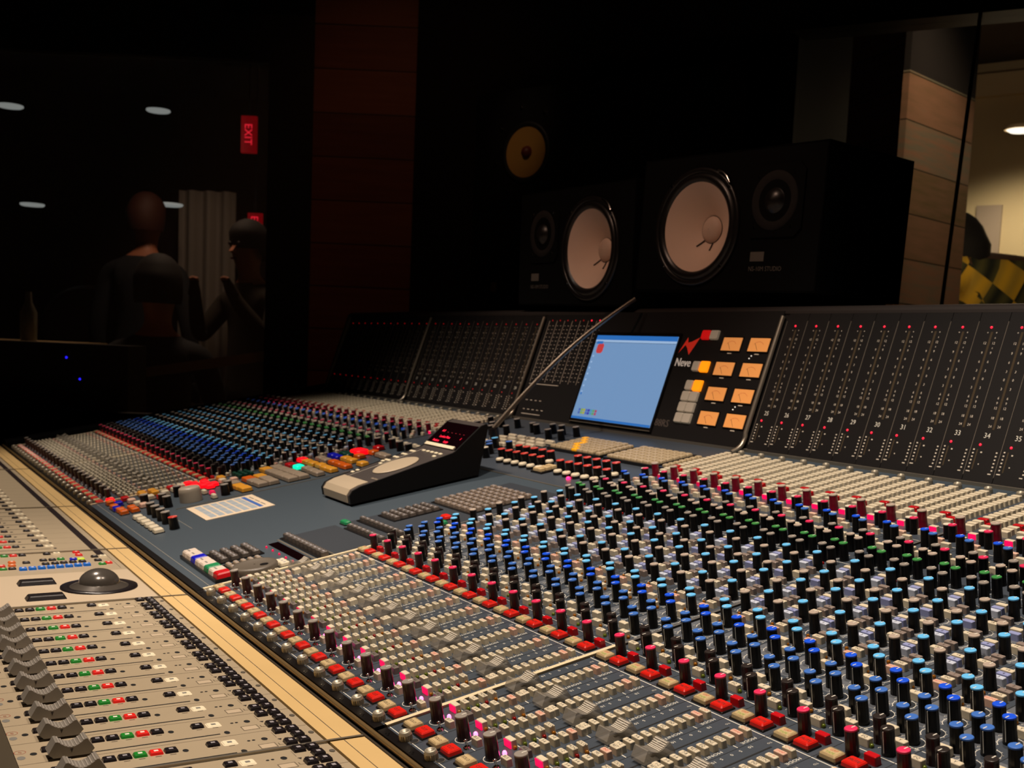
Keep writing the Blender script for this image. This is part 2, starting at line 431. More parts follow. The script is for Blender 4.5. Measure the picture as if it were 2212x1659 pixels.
# ---- knob table: (x, y, cap, body, pointer)
UP, DN = PI/2, -PI/2
KN = [(.0104, .1780, M_cappink, M_maroon, UP), (.0250, .1935, M_blk2, M_knob, DN), (.0107, .2025, M_blk2, M_maroon, UP),
 (.0248, .2150, M_capsteel, M_knob, DN), (.0100, .2245, M_capsteel, M_knob, UP), (.0248, .2335, M_capsteel, M_knob, DN), (.0104, .2442, M_capsteel, M_knob, UP),
 (.0248, .2540, M_caproyal, M_knob, DN), (.0100, .2645, M_caproyal, M_knob, UP), (.0250, .2762, M_caplight, M_knob, DN), (.0104, .2865, M_caplight, M_knob, UP),
 (.0082, .3110, M_captan, M_knob, UP), (.0235, .3238, M_caplight, M_knob, UP), (.0078, .3482, M_captan, M_knob, UP), (.0226, .3618, M_caplight, M_knob, UP),
 (.0078, .3800, M_captan, M_knob, UP), (.0220, .3905, M_caplight, M_knob, UP), (.0072, .4140, M_captan, M_knob, UP), (.0220, .4285, M_caplight, M_knob, UP),
 (.0062, .4515, M_capgrey, M_knob, UP), (.0218, .4462, M_capgrey, M_knob, UP), (.0066, .4675, M_capgreen, M_knob, UP), (.0212, .4634, M_capgreen, M_knob, UP),
 (.0055, .4898, M_captan, M_knob, UP), (.0208, .4840, M_captan, M_knob, UP), (.0208, .5003, M_cappink, M_knob, UP), (.0060, .5062, M_capgrey, M_knob, UP),
 (.0052, .5410, M_caproyal, M_knob, UP), (.0205, .5338, M_capsteel, M_knob, UP)]
KPOS_RING = [(x, y) for (x, y, c, b_, p) in KN if .21 < y < .44] + [(.0107, .2025), (.0062, .4675)]
STRIP = strip_panel()
# ---- small keys in the knob section: (x, y, material, text, text material)
SK = [(.0062, .1935, M_cream, 'EQ', M_txt), (.0245, .2045, M_cream, 'Y', M_txt), (.0246, .2655, M_cream, 'Y', M_txt), (.0076, .2160, M_cream, '', None), (.0076, .2772, M_cream, '', None),
 (.0250, .2890, M_pinkkey, 'NOTCH', M_txtr), (.0248, .2978, M_cream, 'INS', M_txt), (.0240, .3055, M_brown, '1', M_txt), (.0238, .3147, M_brown, '2', M_txt),
 (.0075, .3210, M_pale, '3', M_txt), (.0065, .3278, M_lilac, '4', M_txt), (.0048, .3345, M_cream, '+4', M_txt), (.0238, .3372, M_cream, '+4', M_txt), (.0246, .3437, M_brown, '5', M_txt), (.0248, .3515, M_brown, '6', M_txt),
 (.0076, .3580, M_pale, '7', M_txt), (.0062, .3650, M_lilac, '8', M_txt), (.0042, .3715, M_cream, '', None), (.0232, .3735, M_cream, '+4', M_txt), (.0240, .3805, M_brown, '', None),
 (.0068, .3945, M_lilac, '', None), (.0035, .4022, M_cream, '', None), (.0225, .4020, M_cream, '+4', M_txt), (.0235, .4097, M_brown, '', None), (.0236, .4178, M_brown, '', None),
 (.0065, .4255, M_pale, '', None), (.0050, .4320, M_lilac, '', None), (.0034, .4398, M_cream, '', None),
 (.0228, .5115, M_cream, '', None), (.0248, .5182, M_cream, '', None), (.0060, .5200, M_cream, '', None), (.0240, .5470, M_cream, '', None), (.0092, .5560, M_pinkkey, '', None), (.0235, .5705, M_cream, '', None)]

FB = [('1-2', M_txt, M_cream), ('3-4', M_txt, M_cream), ('5-6', M_txt, M_cream), ('7-8', M_txt, M_cream), ('RET', M_txt, M_cream), ('EQ', M_txt, M_cream), ('INS', M_txt, M_cream), ('DYN', M_txt, M_cream), ('LF SF', M_txtr, M_cream), ('SWAP', M_txtr, M_pinkkey), ('C/O', M_txtr, M_cream)]
CA = [('MIX', 1), ('5-6', 2), ('1-2', 2), ('MON', 3), ('SOLO', 4)]
CB = ['3-4', '5-6', '7-8', 'MS', 'INS', 'RET']

def sub(name, me, st, x, y, z=0.0, rz=0):
    if not in_view(c2w(st.location.x+x, y, z)): return None
    return put(name, me, st, (x, y, z), rz=rz)

def channel_strip(x0, k, right):
    st = put('channel_strip', STRIP, console, (x0, 0, 0))
    near = right
    sub('thumb_screw', SCR, st, .0240, -.0172)
    sub('toggle_switch', TOG, st, .0277, .0079)
    sub('push_button', bigkey('solo', M_cream2, [('SOLO', 0, M_txt)], clear=True), st, .0085, -.0038)
    sub('push_button', bigkey('cut', M_red, [('CUT', 0, M_txt)]), st, .0262, -.0035)
    sub('knob', knob_mesh(M_capgrey, M_maroon, .0044, .0178, UP, M_print, False), st, .0130, .0134)
    sub('push_button', keym('push_button', .0090, .0048, .0054, M_cream, 'BUS'), st, .0278, .0156)
    lit = right and k >= 4
    sub('indicator_lamp', dome(M_ledpink if (right and k >= 6) else (M_litpink2 if right else M_ledr), .0015), st, .0135, .0222)
    sub('push_button', tallpink(M_litpink if (lit and k >= 6) else (M_litpink2 if right else M_pinkkey)), st, .0062, .0316)
    sub('push_button', keym('push_button', .0098, .0052, .0054, M_grey, 'ALL'), st, .0262, .0312)
    for i, (t, c) in enumerate(CA):
        if i: sub('push_button', keym('push_button', .0090, .0048, .0054, M_cream, t), st, .0062, .0316+.0077*i)
        sub('indicator_lamp', dome({1: M_leda, 2: M_ledg, 3: M_ledr, 4: M_leda}[c], .0015), st, .0124, .0316+.0077*i-.0006)
    for i, t in enumerate(CB):
        sub('push_button', keym('push_button', .0090, .0048, .0054, M_pinkkey if i == 4 else M_cream, t, tm=M_txtr if i == 4 else M_txt), st, .0254, .0386+.0076*i-(.001 if i > 3 else 0))
    for i, (t, tm, m) in enumerate(FB):
        sub('push_button', keym('push_button', .0096, .0046, .0053, m, t, ts=.0034 if len(t) < 4 else .0026, tm=tm), st, .0245, .0797+.0071*i)
    sub('fader_cap', FCAP, st, .0082, .0885+(.0 if right else random.choice((0, .001))), .0)
    sub('push_button', bigkey('group', M_cream2, [('GRP', .0018, M_txtr), ('TAPE', -.0019, M_txtg)], clear=True), st, .0052, .1664)
    sub('push_button', bigkey('mute', M_red, [('MUTE', 0, M_txt)]), st, .0222, .1670)
    sub('push_button', keym('push_button', .0098, .0056, .0060, M_redd, None), st, .0259, .1783)
    for (x, y, c, b_, p) in KN:
        sub('knob', knob_mesh(c, b_, .0040, .0178, p), st, x, y)
    for (x, y, m, t, tm) in SK:
        sub('push_button', keym('push_button', .0100, .0052, .0056, m, t or None, ts=.0034 if len(t) < 4 else .0026, tm=tm), st, x, y)
    for (x, y, m) in ((.0118, .1932, M_ledg), (.0300, .2040, M_leda), (.0118, .2776, M_leda), (.0106, .3008, M_leda), (.0300, .2650, M_leda), (.0135, .4430, M_ledr)):
        sub('indicator_lamp', dome(m, .0015), st, x, y)
    # dual concentric and red lit keys at the head of the strip
    sub('knob', knob_mesh(M_cappink, M_knob, .0040, .0170, UP), st, .0146, .5688)
    sub('knob', knob_mesh(M_capwhite, M_knob, .0036, .0150, UP, stripe=False), st, .0046, .5735)
    sub('knob', knob_mesh(M_captan, M_crimson, .0046, .0180, UP, stripe=False), st, .0052, .5920)
    sub('push_button', tallpink(M_litpink if (4 <= k <= 18 if right else k > 5) else M_litpink2), st, .0246, .5862)
    sub('push_button', keym('push_button', .0100, .0056, .0058, M_redd, None), st, .0088, .5585) if False else None
    for i in range(15):
        y = .6070+.00822*i
        sub('push_button', keym('push_button', .0112, .0062, .0060, M_redd if i == 3 else M_cream), st, .0030 if i < 1 else .0012, y)
        y = .6125+.00785*i
        sub('push_button', keym('push_button', .0112, .0060, .0060, M_redd if i == 1 else M_cream), st, .0192, y)
    sub('thumb_screw', SCR, st, .0150, .7350)
    return st

for k in range(24):
    channel_strip(LEFT0+.04*k+.0050+(.0058 if k >= 12 else 0), k, False)
for k in range(22):
    channel_strip(.04*k+(.0058 if k >= 12 else 0)+.0, k, True)

# pale divider bars between the banks
def divider(x):
    b = MB(); b.box(-.0020, .0016, .186, YB+.012, -.004, .0012, mat('dull_bar', (92, 90, 88), .5)); b.box(-.0024, .0020, -.0180, .186, -.004, .0016, mat('pale_bar', (226, 208, 172), .4)); b.build('divider_bar', console, (x, 0, 0))
for x in (-.0048, .4778, -.6575, -1.1385, -1.6215): divider(x)
# bridge-side curved rails
bridgeM = Matrix.Translation((0, YB, 0)) @ Matrix.Rotation(TH, 4, 'X')   # local y runs up the face, local z points at the operator
def up_rail(x):
    b = MB(); pts = []
    for i in range(8):
        a = i/7.0; y0 = YB-.012; 
        p0 = Vector((0, YB-.022, .003)); p1 = Vector((0, YB+.004, .006)); p2 = bridgeM @ Vector((0, .026, .006))
        q = p0*(1-a)**2+p1*2*a*(1-a)+p2*a*a; pts.append((x, q.y, q.z))
    q = bridgeM @ Vector((0, .203, .005)); pts.append((x, q.y, q.z))
    b.tube(pts, .0034, M_alu); b.build('bridge_rail', console)
for x in (-.004, -.650, -1.139, -1.624): up_rail(x)

# ---- meter bridge body (behind the face), roll on top
b = MB()
top = bridgeM @ Vector((0, .214, 0))
b.prism([(YB+.016, -.02), (YB+.002, 0), (top.y, top.z), (top.y+.30, top.z-.055), (top.y+.30, -.03)], -1.66, 1.2, M_bridge, 'x')
b.build('bridge_body', console)
b = MB()
pr = []
for i in range(9):
    a = -PI*.15+PI*1.2*i/8; pr.append((top.y+.012-.0135*math.cos(a)*1.2, top.z-.004+.0078*math.sin(a)))
b.prism(pr, -1.655, 1.2, M_rail, 'x'); b.build('top_roll', console)
b = MB(); b.box(-1.655, 1.2, YB-.0015, YB+.0035, -.001, .0042, M_alu); b.build('bridge_sill', console)
b = MB(); b.box(-.655, -.006, -.0255, -.018, -.008, .0004, M_blk); b.box(-.655, -.006, -.018, .480, -.008, 0, M_desk); b.box(-.655, -.006, .480, YB+.012, -.012, 0, M_panel)
b.box(-.302, -.006, .478, .4795, 0, .0012, M_alu)
z = .00015
for x0_, x1_, y in ((-.655, -.006, -.0094), (-.420, -.320, .053), (-.165, -.03, .0), (-.475, -.440, .053)): b.quad(x0_, x1_, y, y+.0010, z, M_printd)
b.box(-.476, -.4745, .07, .478, 0, .0009, M_alu)
b.quad(-.150, -.006, .137, .192, z, mat('desk_inset', (46, 52, 60), .5)); b.quad(-.150, -.006, .208, .455, z, MATS['desk_inset'])
b.build('centre_desk', console)
b = MB(); b.box(-1.70, -1.627, -.026, YB+.30, -.10, .012, M_cabinet); b.build('end_cheek', console)
b = MB(); b.tube([(-1.70, -.0290, -.0012), (1.2, -.0290, -.0012)], .0022, mat('brass_rail', (190, 158, 108), .3, .8), 12); b.tube([(-1.70, -.0334, -.0034), (1.2, -.0334, -.0034)], .0011, mat('dull_rail', (110, 98, 84), .35, .7), 8)
b.box(-1.70, 1.2, -.0352, -.0262, -.030, -.0040, M_line); b.build('front_rail', console)
b = MB(); b.box(-1.68, 1.2, .02, YB+.28, -.16, -.013, M_cabinet); b.build('console_body', console)
b = MB()
Ti = TC.inverted()
for x in (-1.55, -.34, .95):
    b.box(x-.09, x+.09, .12, .92, .012, .80, M_cabinet, Ti)
b.build('pedestal', console)

# ---- meter panels
def meter_panel_mesh(label):
    b = MB(); b.box(-.0196, .0196, .0035, .212, .0002, .0016, M_bridge)
    z = .00172
    b.box(-.0203, -.0197, .011, .197, .0016, .0022, M_sep)
    b.box(.0002, .0032, .066, .184, .0016, .0019, M_bar)
    sc = [(.183, '+'), (.170, '12'), (.158, '9'), (.147, '6'), (.136, '3'), (.126, '0'), (.115, '3'), (.104, '6'), (.098, '9'), (.092, '12'), (.080, '18'), (.070, '24')]
    for y, t in sc:
        b.text(t, .0044, M_faint, -.0040, y, z); b.text(t, .0044, M_faint, .0078, y, z)
    for y in (.1765, .164): b.text('6', .003, M_faint, .0082, y, z)
    for i in range(6):
        b.box(-.0166, -.0146, .0196+.0042*i, .0212+.0042*i, .0016, .0019, M_faint)
        b.box(.0138, .0158, .0180+.0042*i, .0196+.0042*i, .0016, .0019, M_faint)
    b.box(-.0118, -.0100, .018, .042, .0016, .0018, M_bar)
    b.box(-.0062, -.0040, .0380, .0396, .0016, .0019, M_faint); b.box(-.0050, -.0036, .0240, .0254, .0016, .0019, M_faint)
    b.box(-.0180, -.0130, .0150, .0162, .0016, .0019, M_faint); b.box(.0110, .0150, .0140, .0152, .0016, .0019, M_faint)
    if label: b.text(label, .0088, M_print, -.0040, .0590, z)
    return b.mesh('meter_panel')
MLED = MB(); MLED.lathe([(.0016, 0), (.0015, .0006), (.0008, .0012), (.0001, .0013)], M_ledred, seg=10); MLED = MLED.mesh('warning_light')
MLED2 = MB(); MLED2.lathe([(.0014, 0), (.0013, .0006), (.0008, .0010), (.0001, .0011)], mat('led_red_dim', (120, 14, 16), 0.4, emit=(255, 20, 30), es=0.22), seg=10); MLED2 = MLED2.mesh('warning_light')
blankm = meter_panel_mesh('')
def meter(x, label, led):
    p = put('meter_panel', meter_panel_mesh(label) if label else blankm, console, M=bridgeM @ Matrix.Translation((x, 0, 0)))
    for (dx, y) in ((-.0010, .1895), (-.0092, .0475)):
        put('warning_light', led, p, (dx, y, .0016))
for k in range(21):
    x = .0240+.04*k+(.0058 if k >= 12 else 0)
    if in_view(TC @ (bridgeM @ Vector((x, .1, 0))), .05): meter(x, str(25+k) if k < 24 else '', MLED)
for k in range(24):
    meter(LEFT0+.0210+.04*k+(.0058 if k >= 12 else 0), str(1+k) if k > 11 else '', MLED2)
# bank of close-set small meters left of the screen
b = MB()
b.box(-.6440, -.4560, .0035, .212, .0002, .0016, M_bridge)
for i in range(7):
    x = -.632+.0262*i
    b.box(x, x+.0007, .075, .197, .0016, .0022, M_faint)
    for j in range(15):
        y = .080+.0076*j
        b.box(x+.0040, x+.0075, y, y+.0010, .0016, .0019, M_faint); b.box(x+.0150, x+.0190, y, y+.0010, .0016, .0019, M_faint)
b.box(-.632, -.530, .0700, .0712, .0016, .0022, M_faint)
for i in range(9):
    b.box(-.625+.016*(i % 5), -.618+.016*(i % 5), .020+.018*(i // 5), .0212+.018*(i//5), .0016, .0019, M_faint)
b.box(-.625, -.560, .011, .0122, .0016, .0020, M_faint)
bk = b.build('meter_panel', console, M=bridgeM)
for i in range(7): put('warning_light', MLED if i > 4 else MLED2, bk, (-.632+.0262*i+.010, .1975, .0016))

# ---- centre of the bridge: screen, logo, buttons, VU meters
b = MB(); b.box(-.4560, -.006, .0035, .212, .0002, .0030, M_bridge); b.build('centre_panel', console, M=bridgeM)
b = MB(); b.box(-.4540, -.2185, .008, .174, .0030, .0062, M_blk); b.box(-.4520, -.2205, .0085, .0100, .0062, .0068, M_alu)
scr = b.build('computer_screen', console, M=bridgeM)
b = MB(); z0 = .0063
b.box(-.4485, -.2225, .0145, .1680, z0, z0+.0006, M_screen); z1 = z0+.0007
b.box(-.4485, -.2225, .1600, .1680, z1, z1+.0001, M_scrbar); b.box(-.4485, -.2225, .1560, .1596, z1, z1+.0001, M_scrpale)
b.box(-.4485, -.2225, .1552, .1556, z1, z1+.0001, M_bridge)
b.box(-.4440, -.4250, .1520, .1570, z1+.0001, z1+.0002, M_scrbar)
b.key(.0200, .0190, .0001, M_scrred, -.4290, .1440, z1, cr=.004)
for i in range(7): b.box(-.4440, -.4400, .128-.011*i, .131-.011*i, z1, z1+.0001, M_scrpale)
b.box(-.4440, -.4400, .058, .063, z1, z1+.0001, M_scrbar)
cols = [(90, 120, 200), (150, 190, 90), (190, 190, 80), (90, 120, 210), (70, 70, 190), (90, 170, 200), (110, 180, 120), (190, 90, 120)]
for i in range(16):
    c = cols[i % 8]; mm_ = mat('screen_tile_%d' % (i % 8), (20, 20, 24), .3, emit=c, es=.7)
    x = -.4330+.0070*(i % 8); y = .0330-.0052*(i//8)
    b.box(x, x+.0062, y-.0044, y, z1, z1+.0001, mm_)
b.box(-.4485, -.2225, .0145, .0185, z1, z1+.0001, M_scrbar)
b.build('screen_image', scr)
# zig-zag emblem, maker's lettering and model lettering
b = MB(); z = .0031
b.add([(-.2160, .1420, z), (-.2030, .1690, z), (-.1990, .1600, z), (-.1905, .1620, z), (-.1740, .1690, z), (-.1850, .1470, z), (-.1890, .1400, z), (-.1975, .1510, z), (-.2040, .1560, z)],
      [(0, 8, 1), (8, 2, 1), (8, 7, 3, 2), (7, 6, 3), (6, 5, 4, 3)], mat('emblem_red', (226, 60, 44), .4, emit=(226, 50, 34), es=.22))
b.build('emblem', console, M=bridgeM)
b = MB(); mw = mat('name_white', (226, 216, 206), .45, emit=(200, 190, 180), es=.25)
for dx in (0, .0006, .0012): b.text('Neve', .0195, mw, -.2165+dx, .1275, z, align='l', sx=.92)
b.build('lettering', console, M=bridgeM)
b = MB()
for dx in (0, .0006): b.text('88RS', .0165, mat('name_grey', (110, 100, 94), .4), -.2190+dx, .0265, z, align='l', sx=1.05)
b.build('lettering', console, M=bridgeM)
def bkey(x, y, w_, d_, m, h=.004):
    bb = MB(); bb.key(w_, d_, h, m, inset=.0006, ch=.0008, cr=.0014); return put('push_button', bb.mesh('push_button'), console, M=bridgeM @ Matrix.Translation((x, y, .003)))
M_wkey = mat('white_bridge_key', (190, 180, 166), .4, emit=(190, 176, 150), es=.10)
bkey(-.1605, .1730, .0185, .0155, mat('red_bridge_key', (200, 30, 30), .4, emit=(230, 20, 20), es=.4)); bkey(-.1400, .1730, .0185, .0155, M_wkey)
bkey(-.1600, .1215, .0160, .0165, M_wkey); bkey(-.1405, .1215, .0195, .0180, M_amber)
bkey(-.1620, .0905, .0160, .0165, M_wkey); bkey(-.1420, .0905, .0195, .0180, M_amber)
for r_ in range(3):
    for c_ in range(2): bkey(-.1620+.0195*c_, .0725-.0175*r_, .0185, .0165, M_wkey)
VX = [-.0950, -.0358]; VY = [.1590, .1198, .0800, .0415]
def vu_meter(x, y, k):
    b = MB(); b.box(-.0222, .0222, -.0120, .0120, 0, .0012, M_blk); v = b.build('vu_meter', console, M=bridgeM @ Matrix.Translation((x, y, .003)))
    b = MB(); b.box(-.0205, .0205, -.0102, .0102, .0012, .0020, M_warm); b.build('dial', v)
    b = MB(); b.ringflat(.0130, .0134, PI*.22, PI*.78, .0021, M_txtr, 0, -.0085, 14)
    b.box(-.0002, .0002, 0, .0135, .0022, .0024, M_txt, Matrix.Translation((0, -.0085, 0)) @ Matrix.Rotation(.65, 4, 'Z')); b.build('needle', v)
    b = MB(); b.box(-.0045, .0045, -.0150, -.0136, 0, .0008, M_faint); b.build('name_plate', v)
for i, y in enumerate(VY):
    for j, x in enumerate(VX): vu_meter(x, y, i*2+j)
for (x, y) in ((-.046, .1420), (-.049, .1380), (-.046, .0630), (-.049, .0588)):
    b = MB(); b.lathe([(.0011, 0), (.0009, .0008), (.0001, .0011)], mat('led_white', (230, 225, 215), .3, emit=(255, 245, 230), es=.6), seg=8); put('warning_light', b.mesh('warning_light'), console, M=bridgeM @ Matrix.Translation((x, y, .003)))

# ---- master section left of the blank desk
def ck(x, y, w_, d_, m, h=.006, name='push_button', z=0, cr=.0016):
    b = MB(); b.key(w_+.0012, d_+.0012, .0016, M_blk, inset=.0001, ch=.0002, cr=cr); b.key(w_, d_, h, m, z=.0012, inset=.0007, ch=.0011, cr=cr)
    return put(name, b.mesh(name), console, (x, y, z))
def ckn(x, y, cap, r=.0062, h=.0175, body=None, ptr=UP, stripe=False):
    return put('knob', knob_mesh(cap, body, r, h, ptr, M_print, stripe), console, (x, y, 0))
M_stone = mat('stone_key', (150, 134, 116), .45)
for x, y, m in ((-.643, .010, M_litred), (-.622, .006, M_orange), (-.600, .014, M_blue), (-.583, .004, M_orange), (-.562, .004, M_blue), (-.545, .006, M_orange), (-.523, .006, M_orange), (-.545, .022, M_orange), (-.523, .022, M_orange),
   (-.601, .034, M_pinkkey), (-.585, .050, M_cream), (-.568, .036, M_cream), (-.545, .040, M_pinkkey), (-.600, .062, M_cream), (-.628, .058, M_amberk), (-.650, .060, M_amberk), (-.650, .076, M_amberk), (-.628, .076, M_amberk), (-.612, .088, M_cream),
   (-.585, .075, M_redd), (-.630, .030, M_redd), (-.642, .104, M_redd), (-.622, .106, M_cream), (-.606, .116, M_pinkkey), (-.640, .120, M_cream)):
    ck(x, y, .0165, .0125, m)
for i in range(6): ck(-.466+.0245*i, .0140, .0155, .0135, M_cream, .005)
for x, y, c in ((-.482, .037, M_capgrey), (-.452, .037, M_capgrey), (-.420, .037, M_capgrey), (-.391, .037, M_capgrey), (-.345, .036, M_capred), (-.535, .067, M_capgrey), (-.507, .067, M_capgrey), (-.575, .099, M_capgrey), (-.560, .045, M_capgrey), (-.505, .154, M_capgrey), (-.528, .166, M_capgrey)):
    ckn(x, y, c)
b = MB(); b.lathe([(.0168, 0), (.0164, .014), (.0158, .0200), (.0146, .0216), (.001, .0216)], mat('monitor_knob', (168, 156, 140), .4), seg=36, cap1=False); put('level_knob', b.mesh('level_knob'), console, (-.517, .104, 0))
for x, y in ((-.648, .134), (-.632, .140), (-.616, .136), (-.600, .146), (-.584, .152), (-.610, .154), (-.632, .156), (-.596, .162)): ck(x, y, .0170, .0125, M_litred)
ck(-.548, .133, .0150, .0075, M_cream); ck(-.497, .134, .0150, .0075, M_cream); ck(-.528, .140, .0130, .0080, M_litpink2)
ck(-.636, .185, .0240, .0130, M_amberk); ck(-.610, .180, .016, .012, M_cream); ck(-.600, .196, .016, .012, M_pinkkey)
for x, y, m in ((-.565, .186, M_stone), (-.530, .183, M_amberk), (-.503, .184, M_amberk)): ck(x, y, .0280, .0170, m)
for x, y, m in ((-.575, .213, M_orange), (-.545, .212, M_stone), (-.515, .213, M_stone), (-.575, .232, M_amberk), (-.545, .232, M_stone), (-.515, .231, M_stone)): ck(x, y, .0290, .0175, m)
for i in range(9): ck(-.650+.0155*(i % 3), .212+.0095*(i//3), .0130, .0070, M_dkgreen)
for i in range(5):
    for j in range(2): ck(-.626+.0300*i, .259+.0185*j, .0292, .0175, M_amberk if (i == 0 and j == 0) else M_stone, cr=.001)
for x, y, m in ((-.590, .303, M_litteal), (-.622, .300, M_redd), (-.558, .306, M_stone), (-.528, .304, M_stone), (-.500, .303, M_stone), (-.648, .331, M_litred), (-.620, .330, M_amberk), (-.590, .329, M_amberk), (-.560, .331, M_amberk), (-.530, .328, M_amberk), (-.505, .328, M_amberk),
   (-.625, .356, M_stone), (-.596, .354, M_stone), (-.566, .356, M_orange), (-.536, .355, M_orange), (-.508, .354, M_orange), (-.630, .380, M_blue), (-.604, .378, M_blue), (-.575, .382, M_amberk), (-.545, .380, M_amberk), (-.625, .400, M_dkgreen), (-.602, .397, M_dkgreen),
   (-.570, .404, M_orange), (-.544, .432, M_stone), (-.580, .434, M_orange), (-.612, .458, M_redd), (-.520, .430, M_stone), (-.500, .380, M_amberk)):
    ck(x, y, .0250, .0150, m, cr=.0022)
ck(-.606, .419, .0400, .0230, M_litred, .008, cr=.006)
for x, y in ((-.640, .470), (-.600, .480), (-.560, .476), (-.520, .474)): ckn(x, y, M_capgrey)
for i in range(9): ck(-.648+.018*i, .500+.003*(i % 2), .0130, .0070, M_cream)
# ---- back of the centre: knob rows, cream buttons, plastic key mats
for i in range(6): ckn(-.3110+.0232*i, .5355, M_capred, .0058)
for i in range(5): ckn(-.3085+.0232*i, .5660, M_capred, .0058)
for i in range(6): ckn(-.1430+.0230*i, .5360, M_capred, .0058)
for i in range(5): ckn(-.1450+.0236*i, .5680, M_capred, .0058)
def rb(x, y, m=M_cream):
    b = MB(); b.lathe([(.0070, 0), (.0070, .0040)], M_blk, seg=18, cap1=True); b.lathe([(.0062, .0040), (.0062, .0060), (.0052, .0072), (.001, .0076)], m, seg=18); put('push_button', b.mesh('push_button'), console, (x, y, 0))
for i in range(6): rb(-.2940+.0226*i, .5215)
rb(-.2030, .5540); rb(-.0380, .5540)
for i in range(5): rb(-.1310+.0226*i, .5225)
b = MB(); b.key(.030, .034, .0030, M_blk); 
for i in range(2):
    for j in range(3): b.key(.0105, .0092, .0042, M_cream2, -.006+.0115*i, -.0105+.0104*j, .0026, cr=.002)
put('button_block', b.mesh('button_block'), console, (-.170, .5260, 0))
put('indicator_lamp', dome(mat('led_rose', (255, 60, 120), .4, emit=(255, 20, 90), es=4.0), .0030, .004), console, (-.0900, .5130, 0))
for i in range(5):
    for j in range(4): ck(-.4700+.030*i+.004*j, .592+.0165*j, .0240, .0075, M_cream, .006)
for x, y in ((-.497, .652), (-.470, .690), (-.448, .684), (-.420, .700), (-.385, .668), (-.393, .701), (-.352, .672), (-.353, .703), (-.530, .640), (-.560, .660), (-.540, .700), (-.600, .650), (-.620, .690), (-.580, .690)): ckn(x, y, M_capgrey, .0055)
for x, y, c in ((-.395, .560, M_capsteel), (-.372, .548, M_capsteel), (-.355, .575, M_capsteel), (-.410, .580, M_caplight), (-.385, .532, M_capwhite), (-.350, .528, M_capwhite)): ckn(x, y, c, .0055)
M_mat = mat('key_mat', (176, 158, 126), .45); M_yelk = mat('yellow_key', (236, 170, 30), .4, emit=(236, 160, 10), es=.35)
def pad(x0_, x1_, y0_, y1_, nx, ny, yellow=None):
    b = MB(); b.box(x0_-.003, x1_+.003, y0_-.003, y1_+.003, 0, .0048, M_blk)
    q = b.build('button_matrix', console)
    bb = {}
    for i in range(nx):
        for j in range(ny):
            mm_ = M_yelk if (yellow is not None and i == yellow-round(j*.8)) else M_mat
            w_ = (x1_-x0_)/nx; d_ = (y1_-y0_)/ny
            if mm_.name not in bb:
                kb = MB(); kb.key(w_*.86, d_*.86, .0032, mm_, inset=.0004, ch=.0008, cr=.0010); bb[mm_.name] = kb.mesh('pad_key')
            put('pad_key', bb[mm_.name], q, (x0_+w_*(i+.5), y0_+d_*(j+.5), .0046))
pad(-.3060, -.1850, .6190, .6900, 8, 6, 4); pad(-.1795, -.1660, .6190, .6850, 1, 7)
pad(-.1500, -.0330, .6190, .6900, 8, 6); pad(-.0180, -.0060, .6190, .6850, 1, 7)
# ---- section in front, right of the blank desk
b = MB(); b.box(-.168, -.0150, -.0015, .0215, 0, .0042, M_blk); tray = b.build('key_tray', console)
for i, m in enumerate([M_pale, M_pale, M_blue, M_pale, M_pale, M_greenk, M_pale, M_redd]):
    kb = MB(); kb.key(.0180, .0185, .0062, mat('offwhite_key', (206, 192, 178), .42) if m is M_pale else m, inset=.0010, ch=.0016, cr=.001)
    if m is M_pale: kb.box(-.005, .005, -.003, -.001, .0062, .00625, M_printd)
    put('push_button', kb.mesh('push_button'), tray, (-.157+.0190*i, .0100, .0040))
def keypad(x0_, x1_, y0_, y1_, nx, ny, m, h=.0045, nm='keypad', tall=.0015):
    b = MB(); b.box(x0_-.0016, x1_+.0016, y0_-.0016, y1_+.0016, 0, tall, M_blk); q = b.build(nm, console)
    kb = MB(); w_ = (x1_-x0_)/nx; d_ = (y1_-y0_)/ny
    kb.key(w_*.76, d_*.74, h, m, inset=.0005, ch=.0009, cr=.0012); kb.box(-w_*.22, w_*.22, -d_*.08, d_*.08, h, h+.0001, M_keytxt); me = kb.mesh('keypad_key')
    for i in range(nx):
        for j in range(ny): put('keypad_key', me, q, (x0_+w_*(i+.5), y0_+d_*(j+.5), tall))
M_gk = mat('graphite_key', (84, 76, 70), .38)
keypad(-.150, -.094, .0265, .0780, 4, 4, M_gk)
keypad(-.082, -.050, .0270, .0700, 2, 5, M_stone, .003)
keypad(-.036, -.010, .0700, .0860, 3, 1, M_cream, .004)
keypad(-.144, .000 - .006, .1180, .1310, 10, 1, M_gk, .006)
keypad(-.117, -.010, .1930, .2040, 8, 1, M_gk, .005)
keypad(-.140, -.012, .2200, .2300, 9, 1, M_gk, .005)
keypad(-.140, -.092, .2500, .3170, 4, 6, M_gk, .004)
keypad(-.142, -.036, .3290, .4250, 7, 9, mat('taupe_key', (122, 108, 96), .4), .0045)
ck(-.1400, .2030, .0200, .0095, M_greenk, .004, cr=.004); ck(-.0440, .2990, .0160, .0110, M_red, .004, cr=.004); ck(-.0200, .2830, .0110, .0090, M_greenk, .004)
b = MB(); b.quad(-.134, -.016, .0975, .1105, .0003, M_seg); b.quad(-.145, -.006, .1125, .1150, .0003, M_alu); b.box(-.145, -.006, .1350, .1365, 0, .0010, M_alu)
b.build('segment_display', console)
for i in range(5): put('indicator_lamp', dome(M_litpink2, .0014), console, (-.118+.0235*i, .0905, 0))
b = MB()
b.lathe([(.0258, 0), (.0258, .0060), (.0246, .0078), (.0205, .0080), (.0190, .0074), (.001, .0074)], mat('jog_wheel_grey', (92, 84, 74), .42), seg=44)
